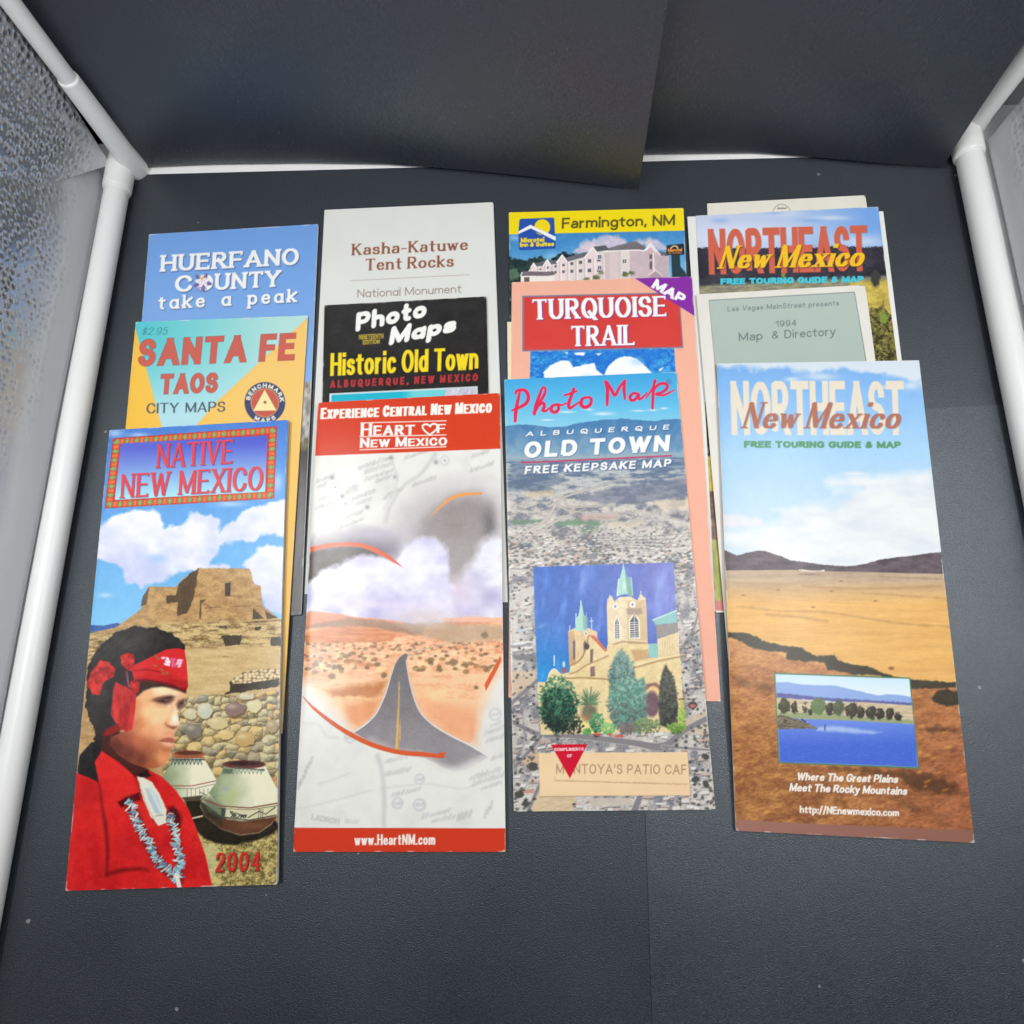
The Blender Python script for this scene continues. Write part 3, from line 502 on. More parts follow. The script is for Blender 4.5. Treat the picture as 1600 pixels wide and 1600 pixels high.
def art_heart(c):
    c.z(440, 600, .25)
    c.fill((230, 229, 224)); rnd = random.Random(11)
    c.tone(lambda x, y, C: C - (14 * np.clip(fbm(x / 160, y / 160, 1) - .45, 0, 1) * 2)[:, None])
    # ghost of a road map
    gh = (168, 168, 166)
    def ghost(x, y, L, h, ang, dark=.5):
        e = np.array([math.cos(ang), math.sin(ang)]); q = 0
        while q < L:
            w = rnd.uniform(h * .35, h * .8); p = np.array([x, y]) + e * q
            c.line([p, p + e * w * .6 + (0, -h * rnd.uniform(.3, .9))], h * .4, gh, soft=3.5, a=dark); q += w * 1.15
    for q in ((480, 535, 210, 26, -.33), (520, 560, 190, 26, -.33), (520, 605, 190, 24, -.33), (590, 615, 90, 22, -.33), (220, 615, 110, 22, -.33), (225, 650, 60, 20, -.33), (410, 665, 70, 22, -.33), (400, 690, 80, 20, -.33), (440, 725, 150, 22, -.33), (470, 755, 90, 20, -.33), (230, 730, 70, 20, -.33), (215, 785, 120, 22, -.33), (290, 885, 230, 24, -.36), (370, 900, 150, 22, -.36), (770, 470, 160, 20, -.33), (820, 640, 150, 20, -.33), (1180, 550, 150, 24, -.33), (1190, 460, 120, 24, -.33), (640, 720, 60, 26, -.3), (665, 690, 100, 20, -.3)): ghost(*q)
    for x, y, r in ((335, 645, 28), (1020, 478, 30), (400, 748, 22)): c.ell(x, y, r, r, (206, 206, 204), soft=3); c.ell(x, y, r * .72, r * .72, (230, 230, 226), soft=3); c.blob(x, y, 8, 8, (140, 140, 140), .7)
    for x, y in ((685, 462), (710, 580), (535, 770), (380, 700), (315, 585), (965, 488)): c.blob(x, y, 14, 14, (132, 132, 134), .7)
    c.curve([(960, 440), (870, 560), (760, 640), (680, 760), (650, 860)], 20, (196, 196, 194), soft=6, a=.8); c.curve([(690, 480), (720, 620), (640, 780)], 10, (208, 208, 206), soft=5)
    # storm sky: dark arch, then cloud
    dk = (112, 104, 104)
    def arch(P, soft, a, col): c.poly(P, col, soft=soft, wob=16, wsc=120, a=a)
    arch([(560, 1010), (660, 930), (760, 800), (900, 680), (1050, 640), (1200, 640), (1320, 700), (1400, 780), (1400, 1500), (560, 1500)], 60, .75, (176, 166, 172))
    arch([(800, 1000), (880, 860), (960, 790), (1080, 720), (1230, 690), (1300, 760), (1340, 900), (1340, 1200), (900, 1200)], 26, .75, (144, 136, 136))
    c.blob(1300, 880, 40, 110, (90, 88, 92), .7); c.blob(1090, 850, 120, 120, (140, 134, 128), .6)
    arch([(150, 1020), (260, 960), (420, 930), (600, 950), (720, 1000), (760, 1080), (600, 1130), (150, 1200)], 34, .85, (116, 108, 124))
    c.poly([(140, 1050), (300, 1025), (470, 1012), (560, 1030), (700, 1150), (640, 1220), (140, 1280)], (84, 78, 76), soft=8, wob=6)
    c.blob(560, 930, 160, 40, (178, 172, 196), .5)
    def cl(P, seed, a=1., soft=8): c.poly(P, 0, soft=soft, wob=34, wsc=90, seed=seed, a=a, tex=lambda x, y: mixc((236, 236, 248), (170, 164, 206), np.clip(.2 + 1.5 * (fbm(x / 150, y / 110, seed, 3) - .5) + np.clip((y - 1250) / 400, 0, .3), 0, 1)))
    cl([(140, 1280), (200, 1200), (330, 1130), (420, 1080), (500, 1060), (600, 1080), (700, 1100), (780, 1000), (880, 950), (960, 965), (1030, 1040), (1060, 1120), (1040, 1240), (1100, 1300), (1180, 1280), (1180, 1500), (120, 1500)], 5)
    cl([(1140, 1180), (1190, 1090), (1250, 980), (1310, 955), (1400, 960), (1400, 1500), (1100, 1500), (1080, 1330)], 9, .85, 14)
    c.blob(840, 1100, 110, 110, (240, 240, 250), .6); c.blob(800, 1250, 110, 70, (240, 240, 250), .5); c.blob(1110, 1300, 70, 80, (204, 180, 202), .7); c.blob(1300, 1320, 60, 60, (166, 158, 196), .6); c.blob(300, 1320, 120, 40, (188, 186, 224), .6); c.blob(700, 1380, 300, 30, (226, 216, 236), .6)
    # desert
    c.z(440, 960, .25)
    c.poly([(110, 30), (180, -20), (300, -10), (480, 20), (600, 25), (760, 45), (850, 90), (960, 60), (1060, 30), (1200, 20), (1400, 20), (1400, 480), (1180, 800), (110, 800)], 0, soft=2.5, wob=9, wsc=40,
           tex=lambda x, y: mixc((246, 198, 156), (214, 126, 86), np.clip(.55 - (y - 60) / 700 + 1.3 * (fbm(x / 90, y / 26, 15) - .5) + .7 * (fbm(x / 14, y / 8, 16) - .5), 0, 1)))
    c.poly([(110, 40), (180, -14), (320, -6), (420, 10), (520, 40), (300, 60), (110, 95)], (212, 140, 112), soft=4, wob=8, a=.85); c.poly([(140, 85), (230, 55), (420, 25), (600, 30), (700, 55), (900, 60), (880, 130), (700, 110), (500, 80), (300, 80)], (146, 112, 90), soft=5, wob=10, a=.85)
    c.poly([(120, 130), (230, 95), (420, 75), (600, 85), (720, 120), (700, 165), (400, 185), (120, 180)], 0, soft=4, wob=7, tex=lambda x, y: mixc((226, 148, 96), (186, 110, 68), np.clip(.4 + 1.4 * (fbm(x / 80, y / 14, 19) - .5), 0, 1)))
    c.poly([(700, 60), (1000, 50), (1400, 70), (1400, 150), (1100, 190), (900, 140)], (176, 152, 122), soft=8, wob=16, a=.75); c.poly([(960, 30), (1100, 18), (1200, 10), (1330, 30), (1400, 40), (1100, 50)], (236, 178, 148), soft=3, wob=6, a=.9)
    c.blob(900, 20, 180, 60, (206, 186, 186), .7)
    for q in range(330):
        x, y = rnd.uniform(110, 1400), 175 + 190 * rnd.random() ** 1.6
        if abs(x - 740) < 46 + (y - 240) * .5 and y > 235: continue
        s_ = 5 + (y - 170) * .055; c.ell(x, y, s_ * rnd.uniform(1, 2), s_ * rnd.uniform(.7, 1.1), rnd.choice([(134, 104, 66), (156, 116, 72), (110, 88, 62), (250, 212, 160), (244, 206, 156)]), soft=1.8, a=.75, wob=3)
    for x, y, r in ((330, 330, 20), (315, 388, 24), (215, 358, 14), (270, 350, 12), (405, 262, 16), (985, 345, 18), (1075, 300, 26), (1285, 345, 20), (1215, 458, 14), (640, 380, 22), (930, 300, 16), (1270, 130, 22)): c.ell(x, y, r, r * .8, (124, 98, 64), soft=3, wob=7, wsc=10, a=.85)
    c.poly([(280, 480), (420, 445), (600, 430), (650, 420), (630, 500), (560, 520), (320, 520)], (184, 112, 62), soft=10, wob=16, a=.75); c.line([(310, 530), (420, 520), (600, 532)], 16, (246, 206, 146), wob=9, soft=3, a=.8)
    c.line([(140, 275), (330, 285), (560, 320)], 13, (206, 130, 80), wob=6, soft=4, a=.7); c.poly([(400, 560), (620, 530), (590, 640), (480, 700), (400, 680)], (226, 142, 92), soft=14, a=.7)
    c.poly([(860, 480), (1050, 560), (1260, 600), (1240, 820), (1050, 760), (880, 620)], (236, 164, 122), soft=22, a=.8); c.blob(960, 510, 100, 40, (252, 216, 160), .6)
    # the page fades back to the pale map at the foot and the side
    pale = (230, 229, 224)
    c.poly([(60, 380), (150, 420), (300, 560), (440, 720), (640, 830), (820, 880), (1000, 900), (1130, 960), (1240, 830), (1240, 640), (1290, 480), (1420, 240), (1420, 1400), (20, 1400)], 0, soft=24, wob=14, wsc=90, tex=lambda x, y: np.asarray(pale, float) - (13 * np.clip(fbm(x / 160, y / 160, 1) - .45, 0, 1) * 2)[:, None])
    # road
    L_ = [(770, 245), (735, 270), (705, 320), (685, 380), (665, 450), (640, 520), (590, 620), (520, 690), (450, 735)]; R_ = [(1300, 890), (1180, 820), (1060, 760), (960, 700), (890, 640), (850, 580), (820, 500), (800, 420), (785, 340), (778, 290), (790, 250)]
    c.poly([(l[0] - 14, l[1]) for l in L_] + [(440, 745)] + [(r[0] + 14, r[1] + 4) for r in R_], (232, 180, 150), soft=5, a=.8)
    c.poly(L_ + [(540, 790), (640, 850), (760, 880), (900, 900), (1080, 990), (1180, 960)] + R_, 0, soft=2, tex=lambda x, y: mixc((104, 102, 106), (150, 144, 148), np.clip((y - 260) / 560 + .35 * (fbm(x / 6, y / 6, 25) - .5), 0, 1)))
    c.poly([(560, 800), (700, 870), (880, 890), (1010, 940), (1080, 1010), (1010, 1010), (850, 930), (700, 930), (600, 880)], pale, soft=26, a=.85); c.blob(1090, 920, 110, 60, (140, 136, 138), .7); c.poly([(560, 900), (760, 915), (900, 930), (1010, 975), (1100, 985), (1180, 950), (1300, 900), (1320, 1120), (560, 1120)], pale, soft=24, wob=16, wsc=60); c.blob(1085, 1010, 120, 48, pale, .95); c.blob(1215, 965, 90, 60, pale, .85); c.blob(1310, 910, 60, 40, pale, .7)
    c.curve(L_[2:], [3, 4, 5, 6, 8, 9, 10], (228, 226, 224), soft=1.4); c.curve(R_[:-1], [10, 9, 8, 8, 7, 6, 5, 4, 3, 2], (230, 228, 226), soft=1.4)
    c.curve([(735, 425), (733, 520), (728, 640), (722, 780), (718, 860)], [5, 7, 11, 17, 22], (220, 176, 96), soft=1.5, wob=3, wsc=9); c.curve([(741, 660), (740, 790)], [5, 8], (226, 188, 120), wob=4, wsc=9, a=.7)
    c.curve([(790, 240), (860, 225), (960, 200), (1060, 180)], [10, 8, 6, 3], (206, 178, 150), soft=2)
    # ghost lettering at the foot
    for q in ((150, 985, 90, 40, -1.05), (105, 1085, 80, 36, -1.05), (650, 925, 140, 26, -.2), (640, 1010, 180, 30, -.2), (690, 1140, 190, 28, -.25), (880, 1275, 180, 32, -.25), (940, 1300, 150, 28, -.2), (1100, 1285, 80, 44, -.25), (1270, 1270, 90, 40, -1.0), (1180, 1035, 200, 30, -.3), (1195, 1070, 200, 28, -.3), (1250, 1095, 130, 26, -.3), (1280, 800, 110, 30, -.3), (1270, 750, 110, 26, -.3), (1310, 700, 60, 24, -.3), (1310, 910, 70, 28, -.3), (400, 1300, 90, 24, .06)): ghost(*q, .42)
    c.text('LADRON', (186, 1282), (360, 1312), (4, -34), (176, 176, 174), BOLD, soft=3, a=.75)
    for x, y, r in ((862, 1030, 34), (862, 1190, 40), (725, 1180, 36), (425, 770, 34), (1335, 625, 40)): c.ell(x, y, r, r, (196, 196, 198), soft=4); c.ell(x, y, r * .75, r * .75, (226, 226, 224), soft=4); ghost(x - r * .5, y + 6, r, r * .5, 0, .5)
    c.curve([(600, 880), (630, 1000), (640, 1150), (640, 1320)], 26, (200, 200, 198), soft=6, a=.8); c.curve([(80, 1220), (300, 1170), (560, 1100)], 8, (206, 206, 204), soft=5, a=.8); c.curve([(620, 1090), (900, 1060), (1130, 1090), (1240, 1040)], 8, (204, 204, 202), soft=5, a=.7)
    c.curve([(140, 680), (230, 690), (280, 760), (350, 770)], 10, (206, 206, 204), soft=6, a=.7); c.curve([(230, 1060), (330, 1030), (430, 990)], 10, (212, 212, 210), soft=5)
    c.tone(lambda x, y, C: photo_grain(x, y, C, 50, 11))
    # orange swooshes
    o = (214, 92, 50)
    c.curve([(132, 512), (200, 585), (320, 680), (440, 755), (580, 820), (740, 862), (900, 876), (1005, 888)], [2, 18, 26, 30, 30, 30, 28, 24], o); c.poly([(985, 864), (1032, 862), (1005, 890), (985, 890)], o)
    c.poly([(1368, 255), (1375, 290), (1330, 380), (1276, 480), (1268, 438)], o)
    c.z(440, 600, .25)
    c.curve([(160, 1040), (290, 1010), (420, 1002), (520, 1014), (620, 1056), (700, 1105), (752, 1142)], [30, 28, 24, 28, 30, 18, 2], o); c.curve([(930, 830), (990, 770), (1060, 715), (1140, 690), (1250, 684)], [2, 12, 20, 20, 12], (236, 156, 84))
    # bands
    band = [(150, 60), (1420, 20), (1400, 404), (150, 452)]
    c.poly([(100, 0), (1450, 0), (1450, 401), (160, 451)], 0, tex=lambda x, y: mixc((216, 70, 38), (206, 60, 34), np.clip(fbm(x / 300, y / 200, 33), 0, 1)))
    c.region('title_band', [(100, 0), (1450, 0), (1450, 401), (160, 451)])
    D_ = style(.17, .06, track=.2, sc=.84, nar=.8, serif=0)
    c.text('Experience Central New Mexico', (243, 219), (1312, 178), (4, -68), (246, 240, 232), D_, grow=1.2)
    W = (248, 244, 238); Hs = style(.12, .06, track=.14, sc=.8, serif=.03, st=.045)
    for y, d in ((243, 13), (330, 12), (411, 19)): c.line([(490 if y > 300 else 496, y), (1028, y - d)], 5.5, W)
    c.text('Heart', (492, 325), (832, 317), (3, -78), W, Hs, grow=.6); c.text('F', (968, 306), (1024, 304), (2, -54), W, Hs, grow=.6)
    hp = [(880, 262), (890, 254), (905, 251), (918, 255), (928, 266), (936, 254), (950, 248), (966, 252), (974, 264), (970, 280), (955, 296), (926, 318), (900, 298), (884, 280)]
    c.line(hp + [hp[0]], 11, W)
    c.text('New Mexico', (488, 398), (1034, 382), (2, -60), W, Hs, grow=.6)
    c.z(440, 960, .25)
    b2 = [(20, 1333), (1500, 1337), (1500, 1520), (20, 1520)]
    c.poly(b2, (206, 58, 32)); c.region('footer_band', b2)
    c.text('www.HeartNM.com', (455, 1442), (960, 1438), (1, -66), (246, 238, 230), style(.14, .05, serif=.03, st=.04, track=.16, con=.3, xh=.66), grow=.6)

def art_albuquerque(c):
    c.z(760, 570, .25); rnd = random.Random(3)
    c.grad((650, 60), (650, 380), [(0, (66, 164, 220)), (.55, (96, 186, 228)), (1, (138, 204, 230))])
    for q in ((730, 306, 60, 10), (500, 295, 50, 7), (640, 280, 30, 6), (1040, 283, 30, 6), (1110, 272, 24, 6), (950, 288, 40, 5), (380, 345, 40, 5)): c.blob(*q, (226, 238, 242), .85)
    def land(x, y):
        t = np.clip((y - 560) / 700, 0, 1); q = 150 * np.log(np.maximum(y - 500, 20) / 20.); st = fbm(x / 110, q / 16, 5); fn = fbm(x / 8, y / 4.2 + q / 9, 6); md = fbm(x / 34, q / 7, 7)
        a = mixc((104, 130, 158), (176, 170, 166), np.clip((y - 560) / 330, 0, 1)); b = mixc((70, 100, 140), (112, 112, 120), np.clip((y - 560) / 420, 0, 1)); d = mixc((178, 190, 196), (216, 208, 196), np.clip((y - 560) / 300, 0, 1))
        k = np.clip(2.6 * (st - .5) + 1.6 * (md - .5) + .5, 0, 1)
        col = mixc(a, d, np.clip(k * 1.3 - .35, 0, 1)); col = mixc(col, b, np.clip(.8 - k * 1.5, 0, 1))
        return np.clip(col + ((46 + 44 * t) * (fn - .5))[:, None], 0, 250)
    c.poly([(60, 560), (1300, 540), (1500, 3000), (60, 3000)], 0, soft=6, tex=land)
    c.poly([(60, 392), (110, 385), (200, 372), (300, 377), (400, 390), (480, 388), (540, 372), (600, 360), (720, 345), (850, 336), (940, 346), (1050, 352), (1140, 338), (1300, 345), (1300, 575), (60, 600)], 0, soft=1.5, wob=5, wsc=24,
           tex=lambda x, y: mixc((78, 128, 176), (136, 168, 190), np.clip((y - 380) / 200 + 1. * (fbm(x / 40, y / 60, 9) - .5), 0, 1)))
    c.line([(60, 580), (400, 585), (800, 570), (1300, 556)], 26, (164, 178, 182), soft=6, wob=9, a=.75)
    # bosque and fields
    for P, col, a in (([(130, 690), (420, 690), (520, 720), (380, 770), (130, 790)], (82, 104, 132), .6), ([(560, 840), (760, 770), (1000, 740), (1270, 700), (1280, 820), (1000, 860), (760, 870)], (108, 116, 138), .65), ([(150, 600), (1260, 590), (1265, 660), (700, 650), (150, 690)], (84, 110, 142), .5), ([(150, 972), (350, 966), (345, 985), (180, 1002)], (98, 132, 106), .9), ([(420, 985), (560, 968), (740, 990), (690, 1012), (600, 1000), (440, 1010)], (104, 142, 110), .9), ([(580, 1020), (700, 1012), (680, 1040), (600, 1060)], (112, 140, 112), .8), ([(560, 940), (820, 935), (800, 968), (600, 970)], (190, 150, 138), .6), ([(250, 800), (430, 780), (420, 815), (250, 830)], (222, 200, 160), .7), ([(1050, 850), (1290, 840), (1290, 900), (1080, 905)], (232, 214, 180), .7), ([(760, 985), (980, 975), (960, 1010), (780, 1020)], (232, 216, 188), .8)):
        c.poly(P, col, soft=4, wob=9, wsc=24, a=a)
    road = (204, 194, 182)
    for P, w in (([(130, 1105), (220, 1060), (330, 1000), (400, 930), (440, 860), (480, 830), (600, 790), (760, 740), (900, 690)], [24, 20, 18, 16, 14, 12, 9, 6, 4]), ([(150, 1180), (300, 1060), (470, 960), (560, 920), (620, 900)], [14, 12, 10, 6, 4]), ([(440, 860), (470, 890), (520, 910), (700, 930), (900, 920)], [8, 8, 8, 6, 5]), ([(880, 1000), (960, 970), (1050, 920), (1060, 905)], [12, 10, 8, 5]), ([(480, 830), (500, 870), (560, 890), (760, 880)], [9, 8, 8, 4])):
        c.curve(P, [q + 6 for q in w], (140, 130, 128), soft=2, a=.55); c.curve(P, w, road, soft=1.6)
    for x, y, rx, ry in ((165, 1142, 30, 18), (240, 1135, 44, 18)): c.ell(x, y, rx, ry, (86, 94, 104), soft=3, wob=6)
    def house(x, y, s_, lights=True):
        a = rnd.uniform(-.25, .1); w = s_ * rnd.uniform(.8, 1.9); h = s_ * rnd.uniform(.35, .7); e = np.array([math.cos(a), math.sin(a)]); n = np.array([-e[1], e[0]]); p = np.array([x, y])
        c.poly([p - e * w / 2 - n * h / 2 + (3, h * .5), p + e * w / 2 - n * h / 2 + (3, h * .5), p + e * w / 2 + n * h / 2 + (2, h * .4), p - e * w / 2 + n * h / 2 + (2, h * .4)], (88, 80, 78), a=.6)
        c.poly([p - e * w / 2 - n * h / 2, p + e * w / 2 - n * h / 2, p + e * w / 2 + n * h / 2, p - e * w / 2 + n * h / 2], rnd.choice([(236, 230, 222), (228, 216, 200), (214, 186, 170), (206, 198, 194), (240, 236, 230), (198, 168, 150)]), a=.9)
    for q in range(420):
        y = 1020 + 250 * rnd.random(); x = rnd.uniform(130, 1320); house(x, y, 9 + (y - 1000) * .06)
    for q in range(420):
        y = 1010 + 260 * rnd.random(); x = rnd.uniform(130, 1320); s_ = 3 + (y - 1000) * .018; c.ell(x, y, s_ * 1.6, s_, rnd.choice([(86, 88, 86), (104, 100, 96), (74, 80, 76)]), soft=1.6, a=.8)
    for q in range(8): c.line([(640 + q * 20, 1090 + q * 5), (1180, 1062 + q * 13)], 5, (232, 226, 216) if q % 2 else (150, 142, 140), wob=6, wsc=30, a=.6)
    c.z(760, 900, .25)
    for q in range(700):
        y = -90 + 1570 * rnd.random(); x = rnd.uniform(120, 1450)
        if 300 < x < 1170 and y < 960: continue
        house(x, y, 20 + max(0, y) * .012)
    # streets
    lots = [([(150, 600), (310, 590), (312, 650), (160, 760)], (226, 196, 160)), ([(150, 110), (300, 60), (300, 120), (160, 180)], (214, 206, 196)), ([(1240, 900), (1390, 830), (1400, 1000), (1260, 980)], (206, 188, 160)), ([(300, 1350), (560, 1380), (540, 1480), (280, 1480)], (226, 196, 146)), ([(230, 1140), (330, 1100), (335, 1200), (240, 1200)], (220, 184, 140)), ([(640, 1390), (900, 1385), (920, 1430), (650, 1440)], (210, 196, 176))]
    for P, col in lots: c.poly(P, col, soft=2, wob=6, a=.85)
    for P, w in (([(150, 800), (310, 660), (360, 600)], [22, 20, 12]), ([(150, 905), (240, 950), (345, 992), (560, 1000), (900, 1040), (1100, 1065), (1240, 965), (1400, 880)], [24, 26, 30, 30, 36, 46, 34, 34]), ([(345, 995), (280, 1080), (160, 1210)], [24, 22, 22]), ([(1100, 1065), (1300, 1080), (1420, 1090)], [14, 12, 10]), ([(335, 1300), (260, 1470)], [20, 20]), ([(1180, 520), (1290, 340), (1330, 200)], [20, 16, 10]), ([(960, 1380), (920, 1480)], [34, 40]), ([(620, 1040), (560, 1090), (460, 1100)], [12, 10, 8])):
        c.curve(P, [q + 8 for q in w], (206, 196, 182), soft=2, a=.8); c.curve(P, w, (128, 122, 124), soft=2)
    for k in range(5): c.poly([(160, 420 + k * 18), (280, 405 + k * 18), (300, 412 + k * 18), (170, 432 + k * 18)], (238, 238, 236) if k % 2 == 0 else (150, 148, 150))
    c.poly([(160, 490), (305, 480), (305, 540), (170, 520)], (116, 112, 116), soft=3, wob=10, a=.85); c.poly([(190, 1340), (140 + 160, 1330), (300, 1355), (245, 1360)], (200, 130, 114), a=.8); c.poly([(190, 330), (250, 322), (252, 345), (196, 350)], (180, 198, 214), a=.8)
    for q in range(520):
        y = -90 + 1560 * rnd.random(); x = rnd.choice([rnd.uniform(130, 320), rnd.uniform(1180, 1430), rnd.uniform(1180, 1430), rnd.uniform(130, 1440)])
        if 300 < x < 1170 and y < 1000: continue
        s_ = rnd.uniform(4, 7.5) * (1 + max(0, y) / 2600); c.ell(x, y, s_ * 1.2, s_, rnd.choice([(70, 68, 64), (84, 82, 74), (60, 62, 60), (100, 98, 92)]), soft=1.6, wob=4, wsc=8, a=.9)
    for x, y, r in ((290, 1190, 30), (205, 1365, 26), (245, 1425, 20), (1370, 1130, 20), (1370, 1300, 20), (1310, 1270, 22), (1290, 810, 24), (690, 992, 18)): c.ell(x, y, r * 1.1, r, (64, 62, 54), soft=2, wob=8, wsc=12)
    c.ell(1292, 812, 20, 12, (200, 98, 92), wob=4)
    c.tone(lambda x, y, C: C + (np.array([164, 166, 176]) - C) * (.17 * (y > -740))[:, None])
    # church picture
    I = [(293, -58), (1172, -85), (1180, 100), (1208, 500), (1240, 966), (1000, 976), (700, 984), (560, 984), (346, 986), (324, 780), (308, 400)]
    def sky(x, y):
        col = mixc((46, 96, 184), (108, 118, 192), np.clip((x - 420) / 650 - y / 1600, 0, 1)); col = mixc(col, (54, 150, 216), np.clip((y - 150) / 480 - (x - 300) / 900, 0, 1))
        return col + (70 * np.clip(fbm(x / 46 + y / 400, y / 170, 12) - .52, 0, 1) * 1.3)[:, None]
    c.poly(I, 0, wob=4, wsc=20, tex=sky)
    for q in ((350, 310, 30, 12, -.5), (600, 40, 20, 70, .2), (1080, 60, 26, 90, .2)): c.blob(*q[:4], (150, 176, 226), .45, q[4])
    tan = (228, 206, 164); lt = (236, 216, 172); dkt = (186, 152, 106)
    def wall(P, col=tan, **k): c.poly(P, 0, tex=lambda x, y: np.asarray(col, float) + (26 * (fbm(x / 30, y / 30, 55) - .5) + 22 * (fbm(x / 7, y / 7, 56) - .5))[:, None], **k)
    teal = (168, 212, 198)
    # right-hand block
    wall([(1068, 392), (1200, 342), (1208, 500), (1075, 510)]); c.poly([(1036, 272), (1184, 212), (1194, 292), (1062, 305)], (138, 190, 188)); c.poly([(1058, 305), (1196, 292), (1200, 350), (1068, 395)], (146, 142, 138)); c.line([(1040, 276), (1188, 216)], 6, (206, 226, 216))
    c.poly([(1010, 425), (1070, 422), (1076, 512), (1015, 508)], (152, 204, 196)); 
    for q in range(5): c.line([(1022 + q * 11, 430), (1024 + q * 11, 508)], 2.5, (112, 168, 164), a=.8)
    for q in range(8): c.line([(1085 + q * 15, 400 - q * 5), (1088 + q * 15, 500)], 2.5, (196, 166, 120), a=.6)
    # left tower
    wall([(512, 345), (560, 322), (640, 326), (692, 350), (694, 560), (520, 560)], (224, 196, 152)); c.poly([(512, 350), (548, 340), (560, 560), (520, 560)], (202, 164, 122), soft=2)
    c.poly([(556, 342), (560, 262), (575, 250), (592, 150), (610, 246), (628, 256), (632, 345)], teal); c.line([(560, 235), (558, 300)], 5, (190, 226, 212)); c.line([(624, 232), (628, 300)], 5, (120, 170, 160)); c.poly([(600, 200), (606, 250), (628, 258), (630, 340), (606, 330)], (112, 160, 150), soft=2, a=.7)
    c.line([(588, 155), (588, 190)], 3, (206, 226, 216)); c.line([(656, 262), (658, 330)], 5, (206, 222, 212)); c.line([(646, 282), (668, 280)], 4, (206, 222, 212)); c.line([(522, 310), (520, 345)], 5, (206, 222, 212))
    c.ell(622, 360, 11, 13, (240, 240, 232)); c.ell(622, 360, 6, 8, (120, 120, 130)); c.poly([(540, 410), (548, 398), (556, 410), (554, 520), (542, 520)], (108, 104, 112), soft=1.5); c.poly([(606, 420), (616, 400), (626, 420), (624, 500), (610, 510)], (112, 106, 112), soft=1.5)
    # right tower
    wall([(752, 190), (756, 145), (780, 120), (800, 160), (830, 132), (900, 128), (944, 155), (962, 110), (995, 140), (1000, 200), (1008, 436), (760, 452)], (228, 210, 174)); c.poly([(880, 150), (944, 158), (995, 145), (1008, 436), (882, 432)], (206, 176, 134), soft=2, a=.8)
    c.poly([(812, 130), (822, 30), (836, 8), (856, -76), (876, 4), (902, 12), (914, 128), (870, 112), (840, 118)], teal); c.poly([(864, -30), (876, 4), (902, 12), (914, 128), (884, 118), (872, 30)], (104, 156, 148), soft=2, a=.75); c.line([(826, 20), (818, 118)], 6, (206, 232, 220)); c.line([(905, 10), (914, 118)], 5, (186, 220, 208)); c.ell(862, 60, 8, 26, (196, 224, 210), soft=2); c.line([(856, -76), (855, -62)], 3, (216, 232, 224))
    c.line([(770, 120), (768, 155)], 5, (200, 222, 210)); c.line([(966, 95), (964, 130)], 5, (200, 222, 210))
    c.ell(806, 190, 15, 18, (240, 240, 232)); c.ell(806, 190, 8, 10, (150, 150, 156)); c.ell(914, 178, 17, 20, (240, 240, 232)); c.ell(914, 178, 8, 11, (150, 150, 156))
    for x0, x1, yt, yb in ((796, 836, 240, 402), (890, 958, 226, 392)):
        m = (x0 + x1) / 2; c.poly([(x0, yt + 50), (m, yt), (x1, yt + 50), (x1 + 4, yb), (x0 + 2, yb)], (238, 234, 220)); c.poly([(x0 + 8, yt + 54), (m, yt + 16), (x1 - 8, yt + 54), (x1 - 5, yb - 10), (x0 + 9, yb - 8)], (92, 90, 104))
        for q in range(8): c.line([(x0 + 8, yt + 66 + q * 14), (x1 - 6, yt + 62 + q * 14)], 4.5, (220, 216, 206))
        c.line([(m, yt + 20), (m + 2, yb - 8)], 4, (226, 222, 210))
    c.poly([(874, 205), (965, 200), (978, 235), (930, 245), (880, 240)], (128, 116, 116), soft=3, a=.55); c.line([(760, 440), (850, 410), (1008, 424)], 9, (178, 142, 104), soft=2); c.line([(764, 402), (850, 398), (1004, 408)], 6, (232, 212, 172))
    # nave and cloister
    wall([(520, 600), (524, 560), (560, 548), (600, 505), (622, 440), (640, 372), (700, 420), (752, 464), (756, 430), (1012, 424), (1012, 512), (1210, 498), (1242, 972), (342, 992), (318, 700), (324, 662), (372, 664), (395, 605), (424, 580), (470, 612), (500, 606)], (230, 208, 158))
    c.poly([(640, 368), (676, 372), (756, 466), (742, 474), (690, 420)], (206, 112, 84)); c.curve([(640, 370), (625, 440), (600, 505), (560, 545), (522, 560)], [8, 10, 10, 9, 7], (168, 132, 92), soft=1.5); c.ell(628, 440, 16, 20, (84, 66, 60), soft=2); c.poly([(648, 570), (676, 562), (680, 625), (650, 630)], (140, 110, 106), soft=2); c.poly([(650, 460), (668, 455), (664, 540), (648, 545)], (120, 100, 100), soft=2)
    c.curve([(385, 640), (400, 600), (425, 582), (450, 606)], 9, (240, 226, 190)); c.line([(424, 500), (424, 560)], 8, (206, 226, 222)); c.ell(484, 552, 8, 20, (196, 224, 218)); c.poly([(474, 576), (498, 572), (500, 605), (472, 606)], (176, 98, 70))
    c.line([(520, 612), (560, 600), (620, 560), (760, 500)], 9, (170, 134, 96), soft=2, a=.8); c.line([(470, 640), (600, 636), (760, 645)], 9, (172, 138, 92), soft=2); c.poly([(900, 460), (1010, 460), (1012, 515), (930, 535)], (204, 168, 122), soft=3); c.line([(920, 575), (1080, 530), (1210, 505)], 11, (184, 150, 110), soft=2); c.line([(925, 560), (1080, 517), (1208, 492)], 6, (240, 222, 180))
